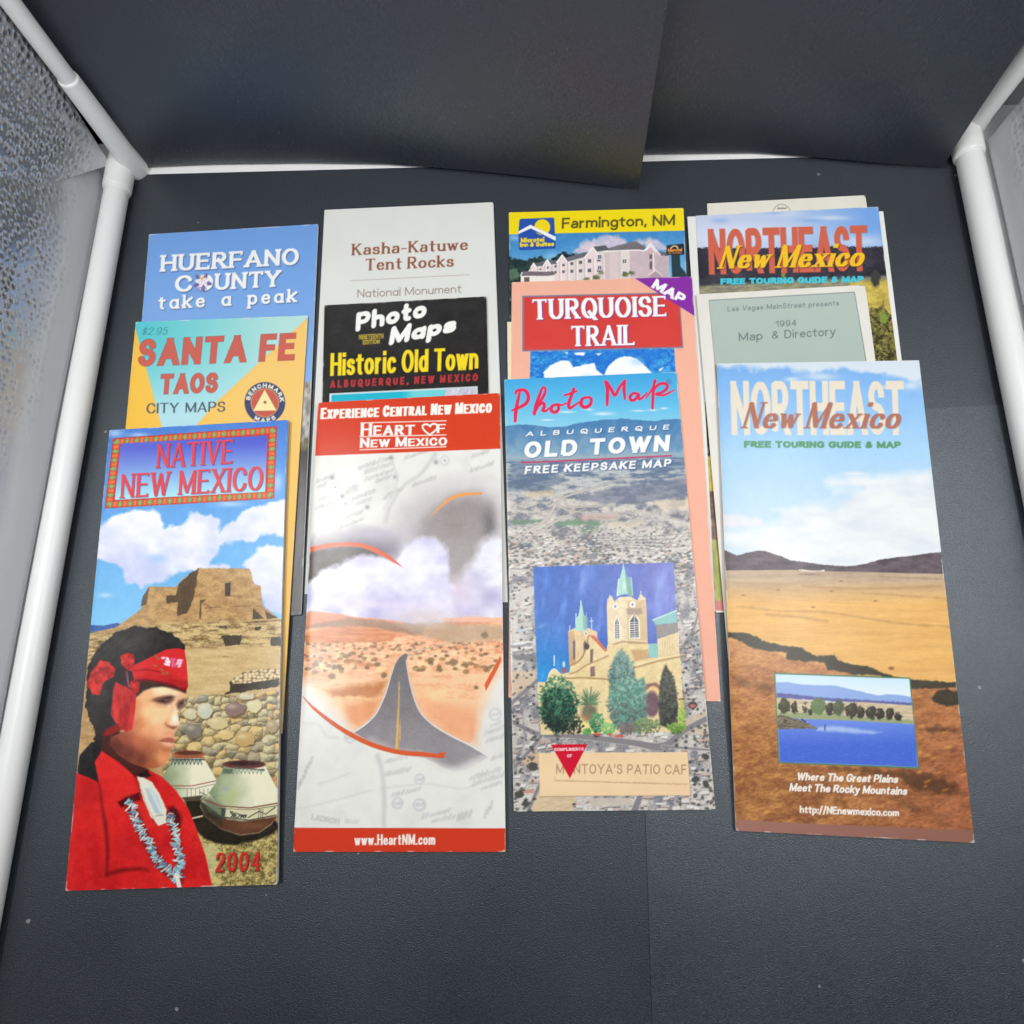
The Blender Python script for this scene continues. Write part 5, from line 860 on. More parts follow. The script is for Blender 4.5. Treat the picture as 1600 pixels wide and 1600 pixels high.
def art_kasha(c):
    c.z(470, 300, .2125)
    c.fill((221, 222, 218)); c.tone(lambda x, y, C: C - (7 * (fbm(x / 200, y / 200, 13) - .4))[:, None])
    b = (142, 84, 58); S = style(.085, .03, serif=.06, st=.045, con=.6, track=.2, xh=.64, space=.34)
    c.text('Kasha-Katuwe', (374, 465), (1228, 424), (2, -82), b, S, grow=1.2); c.text('Tent Rocks', (474, 577), (1126, 547), (2, -84), b, S, grow=1.2)
    c.line([(364, 653), (1236, 608)], 3.5, (170, 152, 140)); c.text('N@tion@l Monument', (416, 777), (1180, 740), (1, -60), (140, 122, 108), style(.05, .05, track=.2, space=.4))

def art_historic(c):
    c.z(470, 300, .2125)
    c.fill((40, 38, 37)); c.tone(lambda x, y, C: C + (16 * (fbm(x / 60, y / 60, 3) - .5) + 60 * np.clip(fbm(x / 40, y / 14, 5) - .68, 0, 1))[:, None])
    for q in range(60):
        random.seed(q); x = random.uniform(180, 1370); y = random.choice([random.uniform(790, 850), random.uniform(800, 1500)]); c.line([(x, y), (x + random.uniform(-16, 16), y + random.uniform(-8, 8))], 2.5, (110, 106, 102), a=.35)
    R = style(.135, .115, track=.14, rnd=True, xh=.66)
    c.text('Photo', (402, 1026), (922, 918), (8, -136), (244, 242, 236), R, grow=1); c.text('M@ps', (646, 1124), (1136, 1026), (22, -128), (244, 242, 236), R, grow=1)
    Y = (246, 214, 40); n = style(.13, .1, track=.2)
    c.text('NINETEENTH', (428, 1085), (608, 1077), (0, -36), (206, 178, 60), n); c.text('EDITION', (456, 1122), (580, 1116), (0, -34), (206, 178, 60), n)
    c.text('Historic Old Town', (216, 1352), (1304, 1304), (4, -166), Y, style(.145, .062, track=.12, xh=.72, space=.4), grow=.8)
    c.text('ALBUQUERQUE, NEW MEXICO', (216, 1441), (1300, 1390), (2, -56), (186, 52, 58), style(.17, .1, track=.9, space=.7), grow=.6)
    P = [(212, 1482), (1300, 1428), (1330, 2300), (180, 2350)]
    c.poly(P, (214, 220, 222)); c.poly([(226, 1492), (1292, 1440), (1320, 2300), (196, 2340)], 0, tex=lambda x, y: mixc((36, 178, 202), (112, 206, 214), np.clip((x - 740) / 90, 0, 1)))
    c.poly([(1072, 1448), (1292, 1438), (1300, 1560), (1040, 1560)], 0, soft=2, tex=lambda x, y: forest_tex(x, y, (216, 216, 226), (180, 182, 198), 20, 60, 7)); c.line([(1150, 1500), (1180, 1445)], 8, (170, 174, 190)); c.line([(1210, 1500), (1230, 1442)], 6, (170, 174, 190)); c.region('cover_picture', P)

def art_farmington(c):
    c.z(770, 310, .2125); rnd = random.Random(2)
    c.grad((700, 240), (720, 620), [(0, (58, 132, 196)), (1, (120, 182, 222))])
    for P in ([(600, 400), (640, 340), (740, 290), (860, 270), (950, 290), (990, 330), (860, 370), (740, 400)], [(1040, 320), (1150, 295), (1240, 320), (1290, 380), (1180, 380)]): c.poly(P, 0, soft=6, wob=26, wsc=40, tex=lambda x, y: forest_tex(x, y, (222, 204, 214), (178, 184, 212), 60, 40, 5))
    c.blob(160, 290, 60, 24, (176, 206, 232), .6); c.blob(440, 430, 60, 30, (150, 200, 228), .7)
    c.poly([(80, 420), (140, 440), (220, 455), (300, 440), (350, 420), (400, 450), (460, 440), (520, 390), (560, 410), (620, 410), (700, 440), (700, 640), (80, 900)], 0, soft=2, wob=18, wsc=18, tex=lambda x, y: forest_tex(x, y, (22, 36, 40), (46, 70, 66), 36, 30, 7))
    c.ell(150, 560, 48, 40, (84, 112, 92), soft=3, wob=16); c.ell(190, 480, 60, 26, (30, 48, 48), soft=3, wob=12)
    pk = (224, 212, 208)
    # long wing in recession
    c.poly([(270, 520), (330, 495), (480, 480), (740, 412), (800, 380), (1130, 380), (1295, 420), (1300, 620), (200, 620)], pk)
    roof = (104, 104, 114)
    c.poly([(510, 445), (660, 400), (720, 390), (745, 412), (530, 470)], roof); c.poly([(830, 370), (1050, 312), (1130, 362), (1090, 385), (860, 385)], (116, 112, 116)); c.poly([(740, 355), (830, 345), (860, 380), (760, 392)], (92, 92, 100)); c.poly([(300, 500), (310, 478), (390, 455), (500, 455), (490, 478), (340, 500)], roof); c.poly([(1180, 375), (1290, 405), (1290, 425), (1200, 420)], roof); c.line([(820, 390), (1060, 380), (1140, 388)], 10, (238, 232, 232))
    for x0, y0, w_ in ((300, 490, 20), (400, 465, 28), (510, 430, 40), (735, 375, 60), (1160, 345, 70)):
        c.poly([(x0 - w_, y0 + w_ * 1.1), (x0, y0 - 14), (x0 + w_, y0 + w_ * 1.1), (x0 + w_ * .8, 610), (x0 - w_ * .8, 610)], (232, 214, 214) if x0 < 1000 else (206, 178, 186)); c.line([(x0 - w_, y0 + w_), (x0, y0 - 14), (x0 + w_, y0 + w_)], 9, (246, 242, 242))
    for q in range(9): x = 330 + q * 50 + q * q * 1.2; c.line([(x, 500 - q * 9), (x, 605)], 5, (186, 164, 172), a=.8); c.line([(x + 14, 500 - q * 8), (x + 14, 605)], 6, (244, 238, 238), a=.9)
    for q in range(8):
        x = 350 + q * 53 + q * q * 1.2; s_ = 6 + q * 1.1
        for y in (520 - q * 10, 548 - q * 3): c.poly([(x - s_, y - s_), (x + s_, y - s_ - 1), (x + s_, y + s_), (x - s_, y + s_)], (96, 92, 104))
    c.poly([(820, 400), (940, 390), (940, 612), (825, 612)], (208, 190, 190)); c.poly([(855, 400), (920, 392), (925, 612), (860, 612)], (216, 198, 198)); c.poly([(1005, 385), (1140, 392), (1145, 612), (1010, 612)], (200, 182, 188)); c.poly([(1200, 425), (1295, 428), (1298, 612), (1200, 612)], (192, 174, 182))
    for x, y in ((968, 462), (968, 552), (785, 430), (785, 510)):
        c.poly([(x - 18, y - 20), (x + 18, y - 21), (x + 18, y + 20), (x - 18, y + 20)], (238, 230, 230)); c.poly([(x - 12, y - 14), (x - 1, y - 14), (x - 1, y + 14), (x - 12, y + 14)], (86, 82, 94)); c.poly([(x + 3, y - 14), (x + 13, y - 14), (x + 13, y + 14), (x + 3, y + 14)], (86, 82, 94))
    for y in (430, 480, 505): c.poly([(1152, y - 18), (1172, y - 18), (1172, y + 16), (1152, y + 16)], (104, 98, 112))
    c.line([(1128, 380), (1160, 350), (1200, 395)], 8, (244, 240, 242)); c.line([(1180, 400), (1185, 540)], 9, (238, 230, 232)); c.poly([(1150, 560), (1200, 528), (1240, 565), (1240, 620), (1150, 620)], (178, 150, 160)); c.line([(1148, 562), (1200, 528), (1242, 566)], 6, (238, 230, 234))
    c.poly([(210, 545), (230, 535), (390, 540), (445, 535), (460, 560), (400, 572), (220, 570)], (118, 104, 112)); c.poly([(205, 570), (400, 570), (455, 565), (455, 640), (205, 640)], (238, 230, 224)); c.poly([(230, 580), (270, 578), (270, 640), (230, 640)], (110, 92, 86)); c.line([(205, 570), (215, 545)], 8, (246, 242, 242))
    for x, y, r in ((795, 545, 16), (1020, 548, 20), (760, 580, 26), (975, 560, 22), (690, 595, 22)): c.ell(x, y, r, r * .7, (96, 106, 72), soft=3, wob=8, wsc=9)
    c.tone(lambda x, y, C: photo_grain(x, y, C, 40, 14))
    # pylon sign
    c.poly([(1312, 410), (1375, 412), (1380, 500), (1430, 560), (1500, 575), (1500, 640), (1320, 640)], (30, 56, 66)); c.poly([(1280, 345), (1398, 332), (1408, 340), (1410, 408), (1400, 416), (1286, 416), (1275, 408)], (36, 38, 44)); c.curve([(1308, 366), (1330, 350), (1352, 354), (1360, 366)], 8, (240, 206, 160)); c.text('Microtel', (1288, 392), (1390, 388), (0, -22), (240, 150, 60), BOLD, grow=1); c.text('Inn & Suites', (1292, 408), (1386, 405), (0, -11), (240, 150, 60), BOLD)
    c.poly([(80, 660), (170, 660), (170, 1000), (80, 1000)], (34, 32, 36), soft=8); c.blob(130, 650, 40, 30, (70, 40, 40), .6); c.poly([(106, 740), (150, 738), (150, 752), (106, 752)], (200, 180, 180), a=.7, soft=3)
    c.poly([(60, 60), (1450, 50), (1450, 236), (60, 266)], (248, 218, 14))
    c.text('Farmington, NM', (508, 222), (1338, 196), (2, -78), (84, 78, 26), style(.075, .075, track=.16, xh=.7, space=.4), grow=.8)
    Lg = [(196, 158), (206, 150), (440, 141), (452, 146), (460, 330), (462, 360), (450, 370), (210, 382), (192, 374), (188, 250)]
    c.poly(Lg, (36, 80, 168), soft=1.5); c.ell(364, 212, 58, 58, (248, 216, 20)); c.poly([(188, 264), (190, 230), (275, 194), (462, 285), (462, 320), (278, 226)], (36, 80, 168)); c.poly([(188, 262), (188, 242), (276, 194), (462, 282), (462, 312), (280, 220)], (244, 244, 240))
    c.region('logo', Lg)
    Y = (246, 214, 40); c.text('Microtel', (206, 325), (378, 318), (0, -34), Y, style(.15, .12, track=.1), grow=.6); c.text('Inn & Suites', (200, 357), (450, 349), (0, -32), Y, style(.15, .12, track=.1), grow=.6)

def art_turquoise(c):
    c.z(770, 310, .2125)
    c.fill((238, 176, 152)); c.tone(lambda x, y, C: C - (5 * (fbm(x / 90, y / 90, 13) - .4))[:, None])
    B = [(216, 716), (1372, 690), (1402, 1100), (216, 1126)]
    c.poly(B, (122, 124, 152)); c.poly([(228, 727), (1368, 700), (1392, 1091), (229, 1115)], 0, tex=lambda x, y: mixc((204, 54, 50), (212, 66, 58), np.clip(fbm(x / 300, y / 200, 3), 0, 1))); c.region('title_panel', B)
    P = [(276, 1126), (1334, 1102), (1376, 1800), (266, 1800)]
    c.poly(P, 0, tex=lambda x, y: mixc((20, 104, 198), (66, 166, 226), np.clip(.4 + 2.4 * (fbm(x / 30, y / 22, 5) - .5) + 1.2 * (fbm(x / 8, y / 8, 6) - .5) + .35 * np.clip((x - 1000) / 300, -1, 1) * 0 + .0, 0, 1))); c.region('cover_picture', P)
    c.poly([(560, 1125), (1250, 1110), (1240, 1180), (800, 1260), (700, 1200), (560, 1180)], (22, 110, 206), soft=8, a=.6, wob=14)
    w = (240, 244, 244)
    for Q in ([(372, 1280), (420, 1230), (500, 1190), (560, 1195), (590, 1240), (680, 1220), (750, 1212), (760, 1260), (820, 1300), (820, 1340), (380, 1340)], [(820, 1300), (850, 1230), (920, 1170), (1010, 1158), (1070, 1190), (1130, 1240), (1180, 1290), (1190, 1330), (810, 1330)]): c.poly(Q, w, soft=2, wob=8, wsc=22)
    for Q in ([(600, 1135), (680, 1132), (670, 1155), (610, 1150)], [(750, 1140), (800, 1136), (780, 1156)], [(1220, 1260), (1255, 1238), (1240, 1262), (1228, 1275)], [(530, 1135), (555, 1130), (548, 1145)]): c.poly(Q, w, soft=2, wob=4)
    c.blob(1060, 1200, 50, 30, (150, 200, 236), .6); c.blob(690, 1300, 40, 16, (196, 220, 240), .6)
    V = [(1030, 578), (1490, 560), (1520, 880), (1488, 868)]
    c.poly(V, (132, 40, 160)); c.region('corner_flash', V)
    c.text('MAP', (1164, 652), (1388, 778), (40, -62), (250, 246, 250), style(.13, .11, track=.1), grow=1)
    S = style(.11, .034, serif=.065, st=.05, con=.65, track=.1)
    for tx, a, b, up in (('TURQUOISE', (290, 890), (1280, 864), (-4, -146)), ('TRAIL', (575, 1086), (1046, 1076), (-2, -146))):
        c.text(tx, a, b, up, (126, 50, 140), S, grow=4, off=(7, 3), a=.85); c.text(tx, a, b, up, (250, 246, 246), S, grow=2)

NMX = style(.115, .026, serif=.06, st=.028, con=.85, slant=.26, xh=.56, track=.12, space=.26)
SANSL = style(.06, .06, track=.24, xh=.7)
# ---------------------------------------------------------------- materials
def mat(name, col, rough=.5, spec=.5, metal=0, noise=0, nscale=300, bump=0, bscale=600, coat=0):
    m = bpy.data.materials.new(name); m.use_nodes = True; t = m.node_tree; p = t.nodes['Principled BSDF']
    p.inputs['Base Color'].default_value = (*col, 1); p.inputs['Roughness'].default_value = rough
    p.inputs['Specular IOR Level'].default_value = spec; p.inputs['Metallic'].default_value = metal; p.inputs['Coat Weight'].default_value = coat
    tc = t.nodes.new('ShaderNodeTexCoord')
    if noise:
        n = t.nodes.new('ShaderNodeTexNoise'); n.inputs['Scale'].default_value = nscale; n.inputs['Detail'].default_value = 4
        t.links.new(tc.outputs['Object'], n.inputs['Vector'])
        mx = t.nodes.new('ShaderNodeMix'); mx.data_type = 'RGBA'
        mx.inputs['A'].default_value = (*[c * (1 - noise) for c in col], 1); mx.inputs['B'].default_value = (*[min(1, c * (1 + noise)) for c in col], 1)
        r = t.nodes.new('ShaderNodeMapRange'); r.inputs['From Min'].default_value = .3; r.inputs['From Max'].default_value = .7
        t.links.new(n.outputs['Fac'], r.inputs['Value']); t.links.new(r.outputs['Result'], mx.inputs['Factor']); t.links.new(mx.outputs['Result'], p.inputs['Base Color'])
    if bump:
        n2 = t.nodes.new('ShaderNodeTexNoise'); n2.inputs['Scale'].default_value = bscale; n2.inputs['Detail'].default_value = 3
        t.links.new(tc.outputs['Object'], n2.inputs['Vector'])
        b = t.nodes.new('ShaderNodeBump'); b.inputs['Strength'].default_value = bump; b.inputs['Distance'].default_value = .0006
        t.links.new(n2.outputs['Fac'], b.inputs['Height']); t.links.new(b.outputs['Normal'], p.inputs['Normal'])
    return m

def black_paper(name, col, grain, stretch=(1, 1, 1), specks=True, spec=1., rough=.44):
    m = mat(name, col, rough=.5, spec=spec, noise=grain, nscale=900, bump=.42, bscale=1700)
    t = m.node_tree; p = t.nodes['Principled BSDF']; base = p.inputs['Base Color'].links[0].from_socket; p.inputs['Specular Tint'].default_value = (.84, .93, 1, 1)
    tc = t.nodes['Texture Coordinate']
    mp = t.nodes.new('ShaderNodeMapping'); mp.inputs['Scale'].default_value = stretch; t.links.new(tc.outputs['Object'], mp.inputs['Vector'])
    for n in [q for q in t.nodes if q.type == 'TEX_NOISE']: t.links.new(mp.outputs['Vector'], n.inputs['Vector'])
    big = t.nodes.new('ShaderNodeTexNoise'); big.inputs['Scale'].default_value = 14; big.inputs['Detail'].default_value = 5; t.links.new(tc.outputs['Object'], big.inputs['Vector'])
    rr = t.nodes.new('ShaderNodeMapRange'); rr.inputs['From Min'].default_value = .3; rr.inputs['From Max'].default_value = .7; rr.inputs['To Min'].default_value = rough - .06; rr.inputs['To Max'].default_value = rough + .08
    t.links.new(big.outputs['Fac'], rr.inputs['Value'])
    fine = t.nodes.new('ShaderNodeTexNoise'); fine.inputs['Scale'].default_value = 1100; fine.inputs['Detail'].default_value = 2; t.links.new(mp.outputs['Vector'], fine.inputs['Vector'])
    fr = t.nodes.new('ShaderNodeMapRange'); fr.inputs['From Min'].default_value = .3; fr.inputs['From Max'].default_value = .7; fr.inputs['To Min'].default_value = -.09; fr.inputs['To Max'].default_value = .09; t.links.new(fine.outputs['Fac'], fr.inputs['Value'])
    sm = t.nodes.new('ShaderNodeMath'); t.links.new(rr.outputs['Result'], sm.inputs[0]); t.links.new(fr.outputs['Result'], sm.inputs[1]); t.links.new(sm.outputs[0], p.inputs['Roughness'])
    if specks:
        rot = t.nodes.new('ShaderNodeMapping'); rot.inputs['Rotation'].default_value = (0, 0, 1.2); rot.inputs['Scale'].default_value = (11, 420, 1); t.links.new(tc.outputs['Object'], rot.inputs['Vector'])
        sc = t.nodes.new('ShaderNodeTexNoise'); sc.inputs['Scale'].default_value = 1.; sc.inputs['Detail'].default_value = 3; sc.inputs['Distortion'].default_value = .8; t.links.new(rot.outputs['Vector'], sc.inputs['Vector'])
        s1 = t.nodes.new('ShaderNodeMapRange'); s1.inputs['From Min'].default_value = .66; s1.inputs['From Max'].default_value = .76; t.links.new(sc.outputs['Fac'], s1.inputs['Value'])
        s2 = t.nodes.new('ShaderNodeMapRange'); s2.inputs['From Min'].default_value = .5; s2.inputs['From Max'].default_value = .66; s2.inputs['To Max'].default_value = .22; t.links.new(big.outputs['Fac'], s2.inputs['Value'])
        s3 = t.nodes.new('ShaderNodeMath'); s3.operation = 'MULTIPLY'; t.links.new(s1.outputs['Result'], s3.inputs[0]); t.links.new(s2.outputs['Result'], s3.inputs[1])
        sm_ = t.nodes.new('ShaderNodeMix'); sm_.data_type = 'RGBA'; t.links.new(s3.outputs[0], sm_.inputs['Factor']); t.links.new(base, sm_.inputs['A']); sm_.inputs['B'].default_value = (.12, .12, .125, 1); base = sm_.outputs['Result']
        v = t.nodes.new('ShaderNodeTexVoronoi'); v.voronoi_dimensions = '2D'; v.inputs['Scale'].default_value = 24; t.links.new(tc.outputs['Object'], v.inputs['Vector'])
        wn = t.nodes.new('ShaderNodeTexNoise'); wn.inputs['Scale'].default_value = 500; t.links.new(tc.outputs['Object'], wn.inputs['Vector'])
        sp = t.nodes.new('ShaderNodeSeparateColor'); t.links.new(v.outputs['Color'], sp.inputs['Color'])
        sz = t.nodes.new('ShaderNodeMapRange'); sz.inputs['From Min'].default_value = .6; sz.inputs['From Max'].default_value = 1; sz.inputs['To Min'].default_value = 0; sz.inputs['To Max'].default_value = .024
        t.links.new(sp.outputs[0], sz.inputs['Value'])
        ad = t.nodes.new('ShaderNodeMath'); ad.operation = 'MULTIPLY'; t.links.new(sz.outputs['Result'], ad.inputs[0])
        w2 = t.nodes.new('ShaderNodeMath'); w2.operation = 'MULTIPLY'; w2.inputs[1].default_value = 2.; t.links.new(wn.outputs['Fac'], w2.inputs[0]); t.links.new(w2.outputs[0], ad.inputs[1])
        lt = t.nodes.new('ShaderNodeMath'); lt.operation = 'LESS_THAN'; t.links.new(v.outputs['Distance'], lt.inputs[0]); t.links.new(ad.outputs[0], lt.inputs[1])
        mx = t.nodes.new('ShaderNodeMix'); mx.data_type = 'RGBA'; t.links.new(lt.outputs[0], mx.inputs['Factor']); t.links.new(base, mx.inputs['A']); mx.inputs['B'].default_value = (.20, .20, .20, 1)
        t.links.new(mx.outputs['Result'], p.inputs['Base Color'])
    return m

def ink(name, rough, spec):
    m = bpy.data.materials.new(name); m.use_nodes = True; t = m.node_tree; p = t.nodes['Principled BSDF']
    a = t.nodes.new('ShaderNodeAttribute'); a.attribute_name = 'ink'; t.links.new(a.outputs['Color'], p.inputs['Base Color'])
    n = t.nodes.new('ShaderNodeTexNoise'); n.inputs['Scale'].default_value = 60; n.inputs['Detail'].default_value = 5
    tc = t.nodes.new('ShaderNodeTexCoord'); t.links.new(tc.outputs['Object'], n.inputs['Vector'])
    r = t.nodes.new('ShaderNodeMapRange'); r.inputs['To Min'].default_value = rough - .08; r.inputs['To Max'].default_value = rough + .1
    t.links.new(n.outputs['Fac'], r.inputs['Value']); t.links.new(r.outputs['Result'], p.inputs['Roughness']); p.inputs['Specular IOR Level'].default_value = spec
    n2 = t.nodes.new('ShaderNodeTexNoise'); n2.inputs['Scale'].default_value = 900; n2.inputs['Detail'].default_value = 2; t.links.new(tc.outputs['Object'], n2.inputs['Vector'])
    b = t.nodes.new('ShaderNodeBump'); b.inputs['Strength'].default_value = .06; b.inputs['Distance'].default_value = .0004
    t.links.new(n2.outputs['Fac'], b.inputs['Height']); t.links.new(b.outputs['Normal'], p.inputs['Normal'])
    return m

def foil(name, hole):
    """embossed silver tent lining: dimples in rows, some of them dark"""
    m = bpy.data.materials.new(name); m.use_nodes = True; t = m.node_tree; p = t.nodes['Principled BSDF']
    p.inputs['Metallic'].default_value = .85; p.inputs['Roughness'].default_value = .24
    tc = t.nodes.new('ShaderNodeTexCoord'); mp = t.nodes.new('ShaderNodeMapping'); mp.inputs['Scale'].default_value = (1, .72, .9); t.links.new(tc.outputs['Object'], mp.inputs['Vector'])
    v = t.nodes.new('ShaderNodeTexVoronoi'); v.inputs['Scale'].default_value = 340; v.inputs['Randomness'].default_value = .62; t.links.new(mp.outputs['Vector'], v.inputs['Vector'])
    r = t.nodes.new('ShaderNodeMapRange'); r.inputs['From Min'].default_value = .05; r.inputs['From Max'].default_value = .62; t.links.new(v.outputs['Distance'], r.inputs['Value'])
    big = t.nodes.new('ShaderNodeTexNoise'); big.inputs['Scale'].default_value = 13; t.links.new(tc.outputs['Object'], big.inputs['Vector'])
    q = t.nodes.new('ShaderNodeMapRange'); q.inputs['From Min'].default_value = .42; q.inputs['From Max'].default_value = .6; q.inputs['To Min'].default_value = 0; q.inputs['To Max'].default_value = hole
    t.links.new(big.outputs['Fac'], q.inputs['Value'])
    inv = t.nodes.new('ShaderNodeMath'); inv.operation = 'SUBTRACT'; inv.inputs[0].default_value = 1; r2 = t.nodes.new('ShaderNodeMapRange'); r2.inputs['From Min'].default_value = .2; r2.inputs['From Max'].default_value = .36; t.links.new(v.outputs['Distance'], r2.inputs['Value']); t.links.new(r2.outputs['Result'], inv.inputs[1])
    ml = t.nodes.new('ShaderNodeMath'); ml.operation = 'MULTIPLY'; t.links.new(inv.outputs[0], ml.inputs[0]); t.links.new(q.outputs['Result'], ml.inputs[1])
    mx = t.nodes.new('ShaderNodeMix'); mx.data_type = 'RGBA'; t.links.new(ml.outputs[0], mx.inputs['Factor']); mx.inputs['A'].default_value = (.54, .55, .57, 1); mx.inputs['B'].default_value = (.07, .08, .10, 1)
    sx = t.nodes.new('ShaderNodeSeparateXYZ'); t.links.new(tc.outputs['Object'], sx.inputs['Vector'])
    wob = t.nodes.new('ShaderNodeMath'); wob.operation = 'MULTIPLY_ADD'; wob.inputs[1].default_value = .03; t.links.new(big.outputs['Fac'], wob.inputs[0]); t.links.new(sx.outputs['Z'], wob.inputs[2])
    hm = t.nodes.new('ShaderNodeMapRange'); hm.inputs['From Min'].default_value = .030; hm.inputs['From Max'].default_value = .062; t.links.new(wob.outputs[0], hm.inputs['Value'])
    m2 = t.nodes.new('ShaderNodeMath'); m2.operation = 'MULTIPLY'; t.links.new(ml.outputs[0], m2.inputs[0]); t.links.new(hm.outputs['Result'], m2.inputs[1]); t.links.new(m2.outputs[0], mx.inputs['Factor'])
    m3 = t.nodes.new('ShaderNodeMath'); m3.operation = 'MULTIPLY'; m3.inputs[1].default_value = .8; t.links.new(hm.outputs['Result'], m3.inputs[0]); t.links.new(m3.outputs[0], p.inputs['Metallic'])
    t.links.new(mx.outputs['Result'], p.inputs['Base Color'])
    b = t.nodes.new('ShaderNodeBump'); b.inputs['Distance'].default_value = .0011; t.links.new(m3.outputs[0], b.inputs['Strength']); t.links.new(r.outputs['Result'], b.inputs['Height']); t.links.new(b.outputs['Normal'], p.inputs['Normal'])
    return m

GLOSS = ink('printed_gloss_paper', .20, .38); MATTE = ink('printed_matte_paper', .62, .3); SATIN = ink('printed_satin_paper', .30, .28)
FLOOR = black_paper('black_paper', (.0135, .0162, .0225), .6, spec=1.1, rough=.42)
FLOOR2 = black_paper('black_paper_grained', (.0150, .0180, .0250), .7, spec=1.38, rough=.40)
DROP = black_paper('black_backdrop_paper', (.013, .0155, .022), .3, (3, 3, .35), False, spec=1.55, rough=.32)
PVC = mat('white_plastic', (.80, .81, .80), .32, .5, bump=.12, bscale=60)
CLOTH = mat('white_fabric', (.88, .87, .87), .7, .3, noise=.04, nscale=40, bump=.3, bscale=900)
FOIL_L = foil('dimpled_silver_foil', .95); FOIL_R = foil('dimpled_silver_foil_pale', .5)

def lin(c):
    c = np.asarray(c, float) / 255.
    return np.where(c <= .04045, c / 12.92, ((c + .055) / 1.055) ** 2.4)

def link(name, me, parent=None, material=None):
    o = bpy.data.objects.new(name, me); COL.objects.link(o)
    if material: me.materials.append(material)
    if parent: o.parent = parent
    return o

def mesh(name, V, Q, smooth=True, ink_col=None):
    """vertices (n,3), quads (m,4) as arrays"""
    V = np.asarray(V, np.float32); Q = np.asarray(Q, np.int32); me = bpy.data.meshes.new(name)
    me.vertices.add(len(V)); me.vertices.foreach_set('co', V.ravel())
    me.loops.add(Q.size); me.loops.foreach_set('vertex_index', Q.ravel())
    me.polygons.add(len(Q)); me.polygons.foreach_set('loop_start', np.arange(0, Q.size, 4, dtype=np.int32)); me.polygons.foreach_set('loop_total', np.full(len(Q), 4, np.int32))
    me.polygons.foreach_set('use_smooth', np.full(len(Q), smooth))
    me.update(calc_edges=True)
    if ink_col is not None:
        a = me.color_attributes.new('ink', 'FLOAT_COLOR', 'POINT')
        a.data.foreach_set('color', np.concatenate([ink_col, np.ones((len(V), 1))], 1).astype(np.float32).ravel())
    return me

def slab(name, G, th, m, parent, ink_col=None):
    """closed sheet: G (rows, cols, 3) top surface, th thickness downwards"""
    r, c = G.shape[:2]; n = r * c; T = G.reshape(-1, 3); B = T - (0, 0, th)
    i = np.arange(n).reshape(r, c); q = np.stack([i[1:, :-1], i[1:, 1:], i[:-1, 1:], i[:-1, :-1]], -1).reshape(-1, 4)
    rim = np.concatenate([i[0, :-1], i[:-1, -1], i[-1, :0:-1], i[:0:-1, 0]]); nx = np.roll(rim, -1)
    sv = np.concatenate([T[rim], B[rim]]); k = len(rim); a = np.arange(k); b = (a + 1) % k   # own vertices: sharp edge
    sq = np.stack([a, b, b + k, a + k], 1) + 2 * n
    V = np.concatenate([T, B, sv]); Q = np.concatenate([q, (q + n)[:, ::-1], sq])
    return link(name, mesh(name, V, Q, True, None if ink_col is None else np.tile(ink_col, (len(V), 1))), parent, m)

def homog(Q):
    """unit square (TL TR BR BL) -> picture quad"""
    Q = np.asarray(Q, float); s = [(0, 0), (1, 0), (1, 1), (0, 1)]; A = []; b = []
    for (u, v), (x, y) in zip(s, Q):
        A += [[u, v, 1, 0, 0, 0, -u * x, -v * x], [0, 0, 0, u, v, 1, -u * y, -v * y]]; b += [x, y]
    return np.append(np.linalg.solve(np.array(A), np.array(b)), 1).reshape(3, 3)

def at_uv(H, U, V):
    w_ = H[2, 0] * U + H[2, 1] * V + H[2, 2]
    return (H[0, 0] * U + H[0, 1] * V + H[0, 2]) / w_, (H[1, 0] * U + H[1, 1] * V + H[1, 2]) / w_

